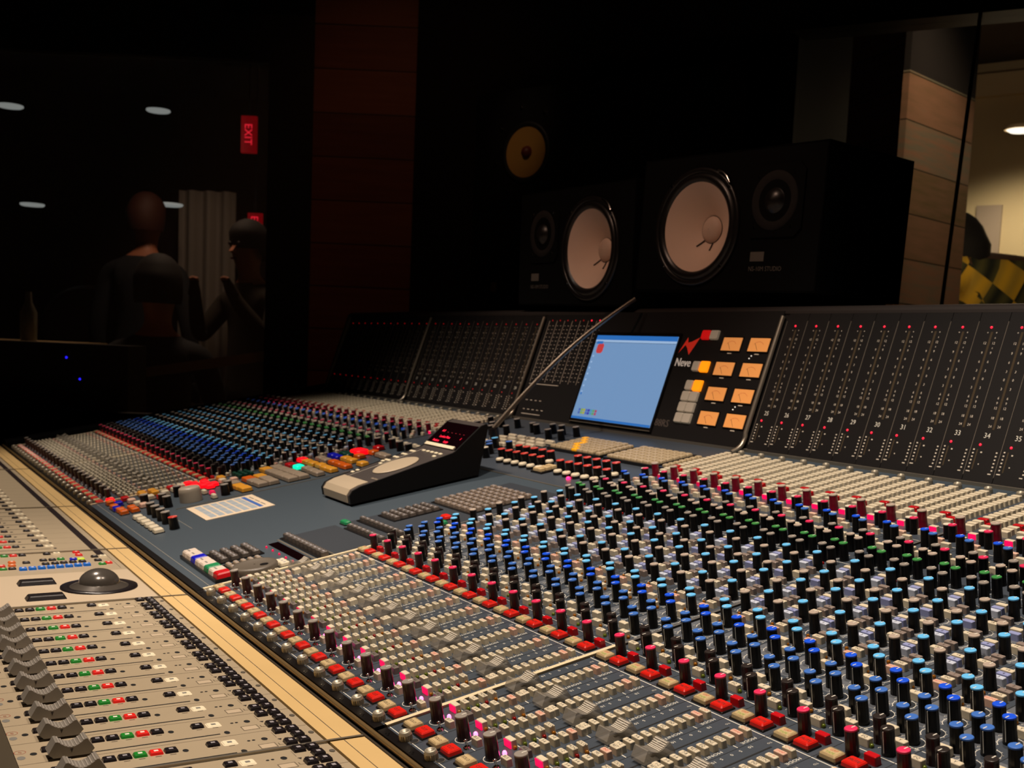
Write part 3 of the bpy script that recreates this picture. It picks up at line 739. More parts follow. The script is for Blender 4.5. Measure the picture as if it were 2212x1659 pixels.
b.lathe([(.0048, .0078), (.0040, .0076), (.0003, .0075)], M_blk, .0100, .0080, 16); put('jog_wheel', b.mesh('jog_wheel'), console, (-.0290, .0480, 0))

# ================================================================== things on the desk
# remote control with a red character display
RM = TC @ Matrix.Translation((-.282, .247, 0))
rem = thing('remote_controller', 'charcoal tabletop remote with pale palm rest, oval pad and glowing red display', 'remote control', M=RM)
prof = [(0, .0035), (.0, .0150), (.006, .0215), (.018, .0250), (.030, .0262), (.164, .0430), (.1680, .0445), (.2140, .0725), (.2240, .0745), (.2260, .0700), (.200, .0035)]
b = MB(); b.prism(prof, -.0540, -.0505, M_remside, 'x'); b.prism(prof, .0505, .0540, M_remside, 'x')
inner = [(y+.0006 if i < 2 else y, z_-.0004) for i, (y, z_) in enumerate(prof)]
b.prism(inner, -.0505, .0505, M_remote, 'x'); b.build('shell', rem)
b = MB(); pp = [(-.0006, .0045), (-.0006, .0152), (.006, .0222), (.018, .0256), (.034, .0272), (.034, .0262), (.018, .0240), (.006, .0205), (.002, .0150), (.002, .0045)]
b.prism(pp, -.0440, .0430, M_remtan, 'x'); b.build('palm_rest', rem)
ts = math.atan2(.0430-.0262, .134); TR = Matrix.Translation((0, .030, .0264)) @ Matrix.Rotation(ts, 4, 'X')
b = MB(); b.rings([[(.008+.0300*math.cos(2*PI*i/32)*q, .064+.0350*math.sin(2*PI*i/32)*q, zz) for i in range(32)] for q, zz in ((1, 0), (1, .0008), (.96, .0014))], M_remtan, TR, smooth=False); b.build('oval_pad', rem)
b = MB(); b.box(-.0300, -.0294, .004, .128, 0, .0004, M_faint, TR); b.text('lexicon', .0072, M_remtan, .040, .016, .0005, T=TR); b.build('lettering', rem)
kb = MB(); kb.key(.0082, .0046, .0014, M_ctrlcream, cr=.0016, ch=.0004, inset=.0002); kb = kb.mesh('push_button')
def rbn(x, y): put('push_button', kb, rem, M=TR @ Matrix.Translation((x, y, 0)))
for i in range(5): rbn(-.018+.0135*i, .1235)
rbn(.0360, .1130)
for i in range(5): rbn(-.0420, .058+.0140*i+(.008 if i == 0 else 0)); rbn(-.0330, .058+.0140*i)
rbn(-.0420, .0165); rbn(-.0420, .0245)
td = math.atan2(.0725-.0445, .0460); TD = Matrix.Translation((0, .1680, .0445)) @ Matrix.Rotation(td, 4, 'X')
b = MB(); b.box(-.0500, .0500, .002, .0525, -.001, .0006, M_seg, TD); b.build('display', rem)
b = MB(); b.box(-.0480, .0440, .0015, .0070, .0006, .0020, M_ctrlcream, TD); b.build('soft_key_bar', rem)
b = MB(); z = .0008
b.text('Medium', .0062, M_segtxt, -.028, .0135, z, T=TD); b.text('Large', .0062, M_segtxt, .004, .0135, z, T=TD)
b.text('London Plate', .0062, M_segtxt, -.012, .0225, z, T=TD, sx=1.0); b.text('1', .0062, M_segtxt, .036, .0235, z, T=TD)
b.text('A 0', .0062, M_segtxt, -.032, .0340, z, T=TD)
for i in range(5): b.box(-.018+.0125*i, -.0145+.0125*i, .0318, .0324, z, z+.0001, mat('segment_dim', (120, 20, 34), .5, emit=(200, 30, 50), es=.35), TD)
b.build('display_text', rem)
# printed card
b = MB(); b.box(-.056, .056, -.0495, .0495, 0, .0008, M_paper)
for i in range(6):
    b.quad(-.048, .046, -.040+.0118*i, -.0312+.0118*i, .0009, M_tabl)
    b.quad(-.006, -.0045, -.040+.0118*i, -.0312+.0118*i, .00092, M_paper); b.quad(.020, .0215, -.040+.0118*i, -.0312+.0118*i, .00092, M_paper); b.quad(-.030, -.0285, -.040+.0118*i, -.0312+.0118*i, .00092, M_paper)
b.quad(-.048, .046, .0300, .0360, .0009, M_tabb)
for i in range(3): b.quad(-.040+.028*i, -.018+.028*i, .0400, .0420, .0009, M_printd)
o = b.build('printed_card', M=TC @ Matrix.Translation((-.406, .131, .0001)) @ Matrix.Rotation(-.01, 4, 'Z'))
tag(o, 'cream printed card with pale table and one blue line lying flat on the desk', 'card')
# gooseneck
gp = [TC @ Vector((-.425, .588, .004)), TC @ Vector((-.425, .588, .030))]
p1 = TC @ (bridgeM @ Vector((-.342, .226, .028)))
g0 = gp[-1]
for i in range(1, 13):
    a = i/12.0; q = g0.lerp(p1, a); q = q+Vector((0, 0, .018*math.sin(PI*a))); gp.append(q)
gn = thing('gooseneck_arm', 'thin grey bendable arm slanting up from behind the remote to the top roll', 'gooseneck', loc=gp[0])
IM = Matrix.Translation(-gp[0])
b = MB(); b.tube(gp[1:], [.0042]*3+[.0036]*(len(gp)-4), M_stem, 10, IM); b.build('stem', gn)
b = MB(); b.cyl(.0085, .0078, 0, .030, M_blk, T=IM @ TC @ Matrix.Translation((-.425, .588, .0)), cap0=True); b.build('socket', gn)

# ================================================================== grey controller modules in front of the console
ZC = 0.8417
FADER = None
def ctrl_fader():
    b = MB(); L, W, Hh = .0142, .0068, .0124
    prof = [(-L*.78, .0018), (L*.78, .0018), (L, .0052), (L*.68, Hh)]
    for i in range(11):
        a = i/10.0; prof.append((L*.60-(L*1.2)*a, Hh-.0044*math.sin(PI*a)))
    prof += [(-L*.70, Hh), (-L, .0048)]
    b.prism(prof, -W, W, M_fcap, 'x')
    for i in range(8):
        a = (i+.5)/8.0; y = L*.60-(L*1.2)*a; z_ = Hh-.0044*math.sin(PI*a)
        b.box(-W*.96, W*.96, y-.0004, y+.0004, z_-.0002, z_+.0004, M_fridge)
    b.add([(W+.0001, -.0010, .0072), (W+.0001, .0010, .0072), (W+.0001, 0, .0042)], [(0, 1, 2)], M_txt)
    b.box(-.0010, .0010, -.002, .002, -.001, .0018, M_blk)
    return b.mesh('fader_cap')
FADER = ctrl_fader()
def kmesh(m, w_=.0078, d_=.0088, h_=.0020, leg=True):
    key = ('ck', m.name, w_, d_, h_)
    if key in KM: return KM[key]
    b = MB(); b.key(w_, d_, h_, m, inset=.0005, ch=.0004, cr=.0007)
    if leg: b.box(-w_*.16, w_*.16, -d_*.16, d_*.16, h_, h_+.00008, M_keytxt if m is M_key else (M_printd if m is M_ctrlcream else M_print))
    KM[key] = b.mesh('push_button'); return KM[key]
def ctrl_base(b, x0_, x1_, front=-.2545):
    b.box(x0_+.0006, x1_-.0006, front, -.0628, -.045, 0, M_ctrl)
    b.add([(x0_+.0006, front, -.001), (x1_-.0006, front, -.001), (x1_-.0006, front-.011, -.045), (x0_+.0006, front-.011, -.045)], [(0, 3, 2, 1)], M_ctrl)
    b.box(x1_-.0034, x1_-.0008, front, -.0355, 0, .0014, M_alu)
def trim_board(t, x0_, x1_):
    b = MB(); b.box(x0_+.0006, x1_-.0036, -.0612, -.0355, -.045, .0008, M_tan); b.box(x0_+.0006, x1_-.0036, -.0512, -.0506, .0008, .0009, M_ctrlline)
    b.build('tan_board', t)
def strip_print(b, xs, full=True):
    z = .0001
    b.quad(xs+.0187, xs+.0190, -.2545, -.0628, z, M_ctrlline)
    b.box(xs+.0122, xs+.0136, -.236, -.1240, -.0005, .0002, M_line)
    b.disc(.0032, .0020, z*1.5, M_line, xs+.0118, -.1188, 14)
    b.disc(.0028, .0020, z*1.5, M_line, xs-.0052, -.1535, 14)
    b.quad(xs-.0120, xs-.0040, -.2090, -.2088, z, M_ctrlline)
    for y in (-.1920, -.1825, -.172, -.1625, -.1345, -.1231): b.quad(xs-.0022, xs-.0012, y-.0020, y+.0020, z, M_ctrlline)
    if full:
        b.disc(.0030, .0022, z*1.5, M_line, xs-.0055, -.0993, 14); b.disc(.0012, .0012, z*1.5, M_line, xs-.0060, -.1068, 8); b.disc(.0012, .0012, z*1.5, M_line, xs-.0060, -.1102, 8)
        for (a0, a1, b0, b1) in ((xs+.0040, xs+.0126, -.1070, -.0955),):
            b.quad(a0, a1, b0, b0+.0004, z, M_ctrlline); b.quad(a0, a1, b1, b1+.0004, z, M_ctrlline); b.quad(a0, a0+.0004, b0, b1, z, M_ctrlline); b.quad(a1, a1+.0004, b0, b1, z, M_ctrlline)
            b.quad(a0+.0006, a1-.0006, b0+.0006, b1-.0006, z*.7, M_ctrlp)
        b.quad(xs+.0060, xs+.0100, -.0935, -.0930, z, M_ctrlline); b.quad(xs+.0096, xs+.0100, -.0930, -.0895, z, M_ctrlline)
        b.quad(xs-.0160, xs-.0050, -.0910, -.0907, z, M_ctrlline)
        for y in (-.0895, -.0845): b.add([(xs-.0020, y-.0018, z), (xs-.0020+.0032, y, z), (xs-.0020, y+.0014, z)], [(0, 1, 2)], M_txt)
        b.disc(.0026, .0020, .0004, M_alu, xs-.0050, -.0654, 12)
    # front: emblem, hole
    b.ringflat(.0034, .0038, 0, 2*PI, z, mat('emblem_brown', (150, 74, 56), .6), xs-.0055, -.2508, 14); b.text('GP', .0028, mat('emblem_brown', (150, 74, 56), .6), xs-.0055, -.2508, z)
    b.disc(.0028, .0022, z*1.5, M_line, xs+.0008, -.2433, 14); b.disc(.0034, .0026, z*1.2, M_printd, xs+.0055, -.2513, 14)

def ctrl_strip_keys(t, xs, full=True):
    def kk(m, x, y, w_=.0078, d_=.0088, h_=.0020):
        if in_view(Vector((t.location.x+x, y, ZC)), .06): put('push_button', kmesh(m, w_, d_, h_), t, (x, y, 0))
    for y, m in ((-.2020, M_key), (-.1922, M_key), (-.1825, M_cgreen), (-.1723, M_cred), (-.1625, M_key), (-.1345, M_key)): kk(m, xs-.0080, y)
    kk(M_ctrlcream, xs-.0078, -.1231, .0096, .0102, .0006)
    kk(M_key, xs-.0030, -.2340)
    if full:
        for x, y in ((-.0160, -.0854), (-.0160, -.0757), (-.0040, -.0757), (.0085, -.0757), (.0090, -.0855)): kk(M_key, xs+x, y, .0098, .0086, .0024)
    if in_view(Vector((t.location.x+xs+.0129, -.222, ZC)), .06): put('fader_cap', FADER, t, (xs+.0129, -.2228, 0))

def ctrl_module(x0_, x1_, n, label, full=True, first=.0205):
    t = thing('fader_controller', label, 'fader controller', loc=(x0_, 0, ZC), group='grey controller modules along the console front')
    b = MB(); ctrl_base(b, 0, x1_-x0_)
    for i in range(n): strip_print(b, first+.0402*i, full)
    if not full: b.box(0.001, x1_-x0_-.004, -.0795, -.0705, 0, .0004, mat('dark_band', (44, 36, 38), .3))
    b.build('panel', t)
    trim_board(t, 0, x1_-x0_)
    for i in range(n): ctrl_strip_keys(t, first+.0402*i, full)
    return t
ctrl_module(.4800, .9640, 12, 'nearest grey fader module, cut off by the bottom edge, left of the tan board')
ctrl_module(-.0030, .4800, 12, 'grey fader module with twelve saddle-shaped faders, on the near side of the trackball')
t = ctrl_module(-.6800, -.2950, 9, 'grey fader module with long dark band and cream keys, just beyond the blue keys', full=False)
t = ctrl_module(-1.2050, -.6800, 13, 'dim grey fader module beyond the second pale seam at the left', full=False)
t = ctrl_module(-1.7000, -1.2050, 12, 'farthest grey fader module, a blurred wedge at the left edge of the photo', full=False)
t = thing('fader_controller', 'grey master module with steel trackball, two black bars and a row of eight blue keys', 'fader controller', loc=(-.2950, 0, ZC), group='grey controller modules along the console front')
b = MB(); ctrl_base(b, 0, .2920); b.quad(.130, .288, -.2400, -.0640, .00012, M_ctrlp); b.box(.001, .0300, -.0795, -.0705, 0, .0004, MATS['dark_band'])
b.quad(.0010, .1200, -.0690, -.0685, .0001, M_ctrlline); b.build('panel', t); trim_board(t, 0, .2920)
b = MB(); b.lathe([(.0400, .0003), (.0396, .0018), (.0330, .0020), (.0300, .0016)], M_key, seg=48)
b.lathe([(.0310, .0014), (.0270, .0030), (.0215, .0052)], M_ball, seg=44); b.build('trackball_ring', t, (.2170, -.1110, 0))
b = MB(); b.lathe([(.0215*math.cos(a*PI/20), .0040+.0165*math.sin(a*PI/20)) for a in range(0, 11)], M_ball, seg=40); b.build('trackball', t, (.2170, -.1110, 0))
for x, y in ((.1800, -.1690), (.2560, -.1705)):
    b = MB(); b.key(.0190, .0390, .0048, M_key, inset=.0022, ch=.001, cr=.0012); b.build('click_bar', t, (x, y, 0))
for i in range(8): put('push_button', kmesh(M_cblue, .0094, .0086, .0030), t, (.0985-.0008*i, -.1725+.01005*i, 0))
for x, y, m in ((.0520, -.1790, M_orange), (.0710, -.1810, M_orange), (.0720, -.1924, M_red), (.0580, -.1640, M_key), (.0490, -.1440, M_key), (.0490, -.1340, M_key), (.0470, -.1241, M_cgreen), (.0520, -.1106, M_blue), (.0545, -.1024, mat('lime_key', (190, 214, 50), .4, emit=(190, 214, 50), es=.3)),
   (.0720, -.1446, M_key), (.0715, -.1341, M_key), (.0700, -.1243, M_key), (.0690, -.1139, M_key), (.0690, -.1032, M_key), (.0270, -.1002, M_cred), (.0080, -.1002, M_cred), (.0430, -.0847, M_key), (.0670, -.0850, M_key), (.0430, -.0747, M_ctrlcream), (.0920, -.0844, M_cgreen), (.0870, -.0765, M_cred),
   (.0090, -.1231, M_ctrlcream), (.0090, -.1345, M_key), (.0090, -.1625, M_key), (.0090, -.1723, M_cred), (.0090, -.1825, M_cgreen), (.0900, -.1830, M_key), (.0900, -.1924, M_cgreen)):
    put('push_button', kmesh(m, .0084, .0086), t, (x, y, 0))
# low desk carrying the modules
b = MB(); b.box(-1.72, 1.0, -.27, -.048, -.075, -.0462, M_cabinet, Matrix.Translation((0, 0, ZC)))
for x in (-1.5, -.4, .7): b.box(x-.05, x+.05, -.24, -.10, -ZC+.001, -.075, M_cabinet, Matrix.Translation((0, 0, ZC)))
o = b.build('controller_desk'); tag(o, 'black shelf under the grey controller modules, seen at the bottom left corner', 'shelf')

# ================================================================== near-field speakers on the bridge
def studio_speaker(P, yaw, pitch, roll, label, flip):
    M = Matrix.Translation(P) @ Matrix.Rotation(yaw, 4, 'Z') @ Matrix.Rotation(pitch, 4, 'X') @ Matrix.Rotation(roll, 4, 'Y')
    t = thing('studio_speaker', label, 'speaker', M=M, group='white-coned near-field speakers on the console')
    W, D, H = .382, .199, .215; s = -1 if flip else 1
    b = MB(); wx, wz = -s*(W/2-.1335), H/2-.006; hr = .0800; n = 48
    b.box(-W/2, W/2, .055, D, 0, H, M_cabinet)
    for (a0, a1, c0, c1) in ((-W/2, W/2, 0, .003), (-W/2, W/2, H-.003, H)): b.box(a0, a1, 0, .055, c0, c1, M_cabinet)
    for (a0, a1) in ((-W/2, -W/2+.003), (W/2-.003, W/2)): b.box(a0, a1, 0, .055, .003, H-.003, M_cabinet)
    cir = [(wx+hr*math.cos(2*PI*i/n), 0, wz+hr*math.sin(2*PI*i/n)) for i in range(n)]
    out = []
    for i in range(n):
        c, q = math.cos(2*PI*i/n), math.sin(2*PI*i/n); k = min((((W/2-wx) if c > 0 else (W/2+wx))/max(abs(c), 1e-6)), (((H-wz) if q > 0 else wz)/max(abs(q), 1e-6)))
        out.append((wx+k*c, 0, wz+k*q))
    b.add(cir+out, [(i, (i+1) % n, n+(i+1) % n, n+i) for i in range(n)], M_cabinet)
    for cx, cz in ((-W/2, 0), (W/2, 0), (W/2, H), (-W/2, H)):
        j = min(range(n), key=lambda i: 0 if False else abs(math.atan2(cz-wz, cx-wx) % (2*PI)-(2*PI*i/n)))
        b.add([out[(j-1) % n], out[j], out[(j+1) % n], (cx, 0, cz)], [(0, 1, 2, 3)], M_cabinet)
    b.build('cabinet', t)
    F = Matrix.Rotation(PI/2, 4, 'X')     # local x, y -> x, z ; local z -> -y (towards the operator)
    Tw = Matrix.Translation((wx, 0, wz)) @ F
    b = MB(); b.lathe([(.0925, 0), (.0925, .0035), (.0900, .0050), (.0850, .0050), (.0840, .0035)], M_surround, seg=56, T=Tw)
    b.lathe([(.0840, .0030), (.0815, .0058), (.0775, .0068), (.0735, .0052), (.0705, .0018)], M_surround, seg=56, T=Tw)
    for a in (.7, 2.3, 3.9, 5.5): b.cyl(.0028, .0024, .005, .0068, M_chrome, .0885*math.cos(a), .0885*math.sin(a), 8, T=Tw)
    b.tube([tuple((.0935+.003*math.sin(q))*Vector((math.cos(.75+.12*q), math.sin(.75+.12*q), 0))+Vector((0, 0, .006))) for q in range(4)], .0022, M_chrome, T=Tw)
    b.build('woofer_frame', t)
    b = MB(); b.lathe([(.0705, .0020), (.0600, -.0060), (.0450, -.0185), (.0300, -.0300), (.0210, -.0365)], M_cone, seg=56, T=Tw)
    cn = b.build('woofer_cone', t)
    b = MB(); b.lathe([(.0215, -.0350), (.0212, -.0340), (.0170, -.0300), (.0100, -.0272), (.0005, -.0262)], mat('dust_cap_white', (206, 178, 160), .6), seg=32, T=Tw)
    b.ringflat(.0210, .0220, 0, 2*PI, -.0345, M_txt, seg=32, T=Tw); b.build('dust_cap', cn)
    b = MB()
    for a in (-2.25, -1.35): 
        c, s_ = math.cos(a), math.sin(a); b.tube([(.022*c, .022*s_, -.034), (.028*c, .028*s_, -.0300), (.035*c, .035*s_, -.0245)], .0011, M_txt, 6, T=Tw)
    b.build('lead_wire', cn)
    tx, tz = s*(W/2-.089), H/2+.0267
    Tt = Matrix.Translation((tx, 0, tz)) @ F
    b = MB(); b.key(.108, .108, .0030, M_cabinet, T=Tt, cr=.012)
    b.lathe([(.0440, .0030), (.0430, .0046), (.0330, .0036), (.0270, .0020), (.0245, .0006)], M_tweet, seg=44, T=Tt)
    for a in (.78, 2.36, 3.93, 5.5): b.cyl(.0026, .0022, .003, .0048, M_chrome, .0580*math.cos(a)*.86, .0580*math.sin(a)*.92, 8, T=Tt)
    b.build('tweeter_plate', t)
    b = MB(); b.lathe([(.0250, .0008), (.0200, .0010), (.0170, .0060), (.0100, .0115), (.0005, .0132)], M_surround, seg=32, T=Tt); b.build('tweeter_dome', t)
    Tl = Matrix.Translation((tx+s*.0, 0, .0)) @ F
    b = MB(); b.box(-.0400, -.0130, .0460, .0600, 0, .0008, M_tape, Tl); b.text('NS-10M STUDIO', .0098, M_tape, -.042, .0350, .0004, T=Tl, align='l', sx=.92); b.build('badge', t)
    return t
studio_speaker((-0.1683, 0.8173, 1.2222), .0967, -.0230, .0242, 'black near-field speaker on the right, larger in view, side panel showing, maker badge lower right', False)
studio_speaker((-0.561, 0.8016, 1.2041), -.0035, .0204, .0209, 'black near-field speaker on the left, smaller in view, below the yellow driver', True)
b = MB(); b.box(-.12, .18, .04, .18, -.0240, -.0004, M_cabinet)
o = b.build('speaker_pad', M=Matrix.Translation((-0.1683, 0.8173, 1.2222)) @ Matrix.Rotation(.0967, 4, 'Z') @ Matrix.Rotation(-.023, 4, 'X') @ Matrix.Rotation(.0242, 4, 'Y')); tag(o, 'thin black foam pad under the right near-field speaker', 'pad')

# ================================================================== room
FH = Vector((-.8510, .5258, 0)); RH = Vector((.5258, .8510, 0))
def V(r, d, z): return Vector((CAM.x, CAM.y, 0))+RH*r+FH*d+Vector((0, 0, z))
def px(u, v, d):       # a point seen at (u, v) at view depth d, used to lay out the far walls
    q = Rr*((u-1155.4)/2428.8)+Rd*((v-1004.3)/2428.8)+Rf; k = d/q.dot(FH); return CAM+q*k
def wallframe(p, q):   # frame with x from p to q (level), y up, z towards viewer side
    x = (Vector(q)-Vector(p)); x.z = 0; L = x.length; x.normalize(); z = x.cross(Vector((0, 0, 1)))
    return Matrix(((x.x, 0, z.x, p[0]), (x.y, 0, z.y, p[1]), (0, 1, 0, 0), (0, 0, 0, 1))), L
M_wood = planks('wall_wood', [(96, 48, 30), (124, 64, 40), (146, 84, 50)], 'Y', .145, .5, stretch=(1.5, 16, 1))
M_woodpale = planks('pale_wood', [(104, 92, 56), (132, 104, 78), (148, 112, 88), (118, 118, 100)], 'Y', .130, .6, stretch=(2.2, 18, 1))
M_floor = planks('floor_wood', [(50, 30, 20), (80, 48, 30)], 'Y', .12, .5, stretch=(2, 16, 1))
M_ceil = mat('ceiling_dark', (40, 24, 20), .9, var=.1, scale=5)
M_hall = mat('hall_wall', (196, 180, 150), .85, var=.02, scale=4)
M_glass = mat('window_glass', (255, 255, 255), .0, alpha=0.06, spec=.5)

b = MB(); b.box(-9, 6, -4, 9, -.05, 0, M_floor); struct('floor', b)
b = MB(); b.box(-9, 6, -4, 9, 2.80, 2.85, M_ceil); struct('ceiling', b)
# left angled wall: window_1 then wood
pL, pW, pC = V(-2.9, 3.9, 0), V(-.800, 3.9, 0), V(-.440, 3.9, 0)
Mw, Lw = wallframe(pL, pC)
xw = (pW-pL).length
b = MB(); b.box(xw, Lw+.25, 0, 2.8, -.10, 0, M_wood); struct('wall_left', b, Mw)
b = MB(); b.box(0, xw, 2.13, 2.8, -.10, 0, M_dark); b.box(0, xw, 0, .80, -.10, 0, M_dark); struct('wall_front_left', b, Mw)
b = MB(); b.box(xw-.150, xw, .80, 2.20, -.06, .004, M_frame1); b.box(0, xw-.15, 2.05, 2.20, -.06, .004, M_frame1); b.box(0, xw-.15, .80, .84, -.06, .004, M_frame1); struct('window_1', b, Mw)
b = MB(); b.box(0, xw-.150, .84, 2.06, -.034, -.028, M_glass); struct('window_1_pane', b, Mw)
# centre wall with the built-in monitor
qa, qb = px(905, 300, 3.75), px(1700, 300, 2.95); qa.z = qb.z = 0
Mc, Lc = wallframe(qa, qb)
b = MB(); b.box(-.02, Lc, 0, 2.8, -.12, 0, M_dark); struct('wall_front', b, Mc)
b = MB(); b.box(Lc-.02, Lc+.03, 0, 2.8, -.30, .03, M_frame1); struct('trim_1', b, Mc)
# big monitor
ma, mb_ = px(1024, 400, 3.45), px(1600, 400, 2.90); ma.z = mb_.z = 0
Mm, Lm = wallframe(ma, mb_)
mt = thing('wall_monitor', 'very large black wall speaker with one yellow driver, behind the white-coned speakers', 'speaker', M=Mm)
M_base = px(1018, 655, 3.45).z; M_top = px(1028, 205, 3.45).z
b = MB(); b.box(0, Lm, M_base-.35, M_top, -.10, 0, mat('monitor_black', (7, 6, 6), .5)); b.build('baffle', mt)
dr = px(1140, 330, 3.335); loc = Mm.inverted() @ dr
Td = Matrix.Translation((loc.x, loc.y, .001))
b = MB(); b.lathe([(.088, 0), (.086, .004), (.080, .004), (.072, .002)], M_frame1, seg=40, T=Td); b.build('driver_ring', mt)
b = MB(); b.lathe([(.0730, .0020), (.0500, -.0010+.0012), (.0200, .0010), (.0005, .0008)], M_yel, seg=40, T=Td)
b.lathe([(.0180, .0010), (.0150, .0090), (.0080, .0150), (.0005, .0165)], M_dust, .004, 0, 24, T=Td); b.build('yellow_cone', mt)
b = MB()
for a in range(8):
    an = a*PI/4+.2; b.cyl(.0045, .0040, .001, .005, M_chrome, .112*math.cos(an), .130*math.sin(an), 8, T=Td)
b.build('bolt', mt)
b = MB(); lo = Mm.inverted() @ px(1085, 622, 3.42); b.box(lo.x-.010, lo.x+.010, lo.y-.014, lo.y+.014, .001, .004, M_tape); b.build('terminal_plate', mt)

# right: window_2 and the hall behind it
ga, gb = px(1708, 300, 2.85), px(2330, 300, 2.55); ga.z = gb.z = 0
Mg, Lg = wallframe(ga, gb)
b = MB(); ztop = px(1712, 64, 2.85).z
b.box(-.30, Lg+1.4, ztop, 2.8, -.10, 0, M_frame1); b.box(-.30, Lg+1.4, 0, 1.12, -.10, 0, M_dark); struct('wall_right', b, Mg)
b = MB(); b.box(0, Lg+1.0, 1.12, ztop, -.05, -.044, M_glass)
struct('window_2', b, Mg)
# glazing post: leaning joint between the two panes
pa, pb = px(2122, 0, 2.62), px(2034, 660, 2.66)
b = MB(); b.tube([tuple(pa.lerp(pb, -.2)), tuple(pb.lerp(pa, -.2))], .0045, mat('pane_edge', (44, 46, 26), .3), 6); struct('window_2_post', b)
# dark wood wall and lit wood pier in the room behind
da, db = px(1690, 300, 4.6), px(1975, 300, 3.75); da.z = db.z = 0
Md_, Ld = wallframe(da, db)
b = MB(); b.box(-.6, Ld+.02, 0, 2.8, -.08, 0, M_wood); struct('wall_far', b, Md_)
ea, eb = px(1955, 300, 3.30), px(2100, 300, 3.62); ea.z = eb.z = 0
Me_, Le = wallframe(ea, eb)
b = MB(); zt_ = px(1965, 150, 3.30).z; b.box(0, Le, 0, zt_, -.02, 0, M_woodpale); b.box(0, Le+.0, zt_, 2.8, -.02, 0, M_dark); struct('wall_pier', b, Me_)
# hall: cream wall, ceiling with cornice
ha, hb = px(2000, 300, 6.6), px(2500, 300, 5.9); ha.z = hb.z = 0
Mh, Lh = wallframe(ha, hb)
zc = px(2212, 205, 6.3).z
b = MB(); b.box(-.8, Lh+1, 0, 3.4, -.1, 0, M_hall); struct('wall_hall', b, Mh)
b = MB(); b.box(-.8, Lh+1, zc, zc+.12, 0, .05, mat('cornice', (208, 190, 160), .7)); b.box(-.8, Lh+1, zc+.30, zc+.36, 0, .10, MATS['cornice']); struct('trim_2', b, Mh)
lp = px(2205, 281, 5.6)
lt = thing('ceiling_lamp', 'round white lamp glowing in the bright hall at the right edge', 'lamp', loc=lp)
b = MB(); b.lathe([(.075, 0), (.078, .012), (.070, .020)], MATS['cornice'], seg=28, cap1=True); b.build('rim', lt)
b = MB(); b.lathe([(.066, .0), (.050, -.010), (.001, -.014)], mat('lamp_glow', (255, 250, 235), .5, emit=(255, 246, 226), es=1.5), seg=28); b.build('diffuser', lt)
d = bpy.data.lights.new('hall_light', 'SPOT'); d.energy = 52; d.spot_size = math.radians(120); d.spot_blend = .7; d.color = lin((255, 232, 186)); d.shadow_soft_size = .06
o = bpy.data.objects.new('hall_light', d); COL.objects.link(o); o.location = lp+Vector((0, 0, -.03))
o.rotation_euler = ((Mh @ Vector((Lh*.55, 1.0, 0)))-o.location).to_track_quat('-Z', 'Y').to_euler()
pd = bpy.data.lights.new('pier_light', 'SPOT'); pd.energy = 34; pd.spot_size = math.radians(50); pd.spot_blend = .9; pd.color = lin((255, 220, 180)); pd.shadow_soft_size = .1
pp_ = px(2150, 250, 2.95)+Vector((0, 0, .75)); po = bpy.data.objects.new('pier_light', pd); COL.objects.link(po); po.location = pp_
po.rotation_euler = (px(2040, 470, 3.5)-pp_).to_track_quat('-Z', 'Y').to_euler()
hd = bpy.data.lights.new('hall_fill', 'POINT'); hd.energy = 8; hd.color = lin((255, 226, 180)); hd.shadow_soft_size = .3
ho = bpy.data.objects.new('hall_fill', hd); COL.objects.link(ho); ho.location = px(2190, 360, 4.3)
# lamp reflection in the dark glass, built as a glowing disc on an added rod
l2 = px(1797, 190, 3.4)
lt = thing('ceiling_lamp', 'small dim oval lamp reflection above the right speaker in the dark window', 'lamp', loc=l2)
b = MB(); b.lathe([(.030, .006), (.031, .000), (.001, -.003)], mat('reflected_lamp_dim', (150, 140, 130), .5, emit=(150, 140, 132), es=.45), seg=24); b.build('diffuser', lt)
b = MB(); b.cyl(.0012, .0012, .004, 2.80-l2.z, M_frame1, seg=6); b.build('rod', lt)
# framed board on the hall wall
fa, fb = px(2083, 432, 6.2), px(2141, 545, 6.2)
Fi = Mh.inverted(); A = Fi @ fa; B = Fi @ fb
b = MB(); b.box(min(A.x, B.x), max(A.x, B.x), min(A.y, B.y), max(A.y, B.y), .002, .02, mat('board_grey', (150, 136, 128), .6)); b.box(min(A.x, B.x), max(A.x, B.x), min(A.y, B.y)-.03, min(A.y, B.y), .002, .025, MATS['cornice'])
o = b.build('wall_board', M=Mh); tag(o, 'grey board on the cream hall wall above the person in yellow plaid', 'board')

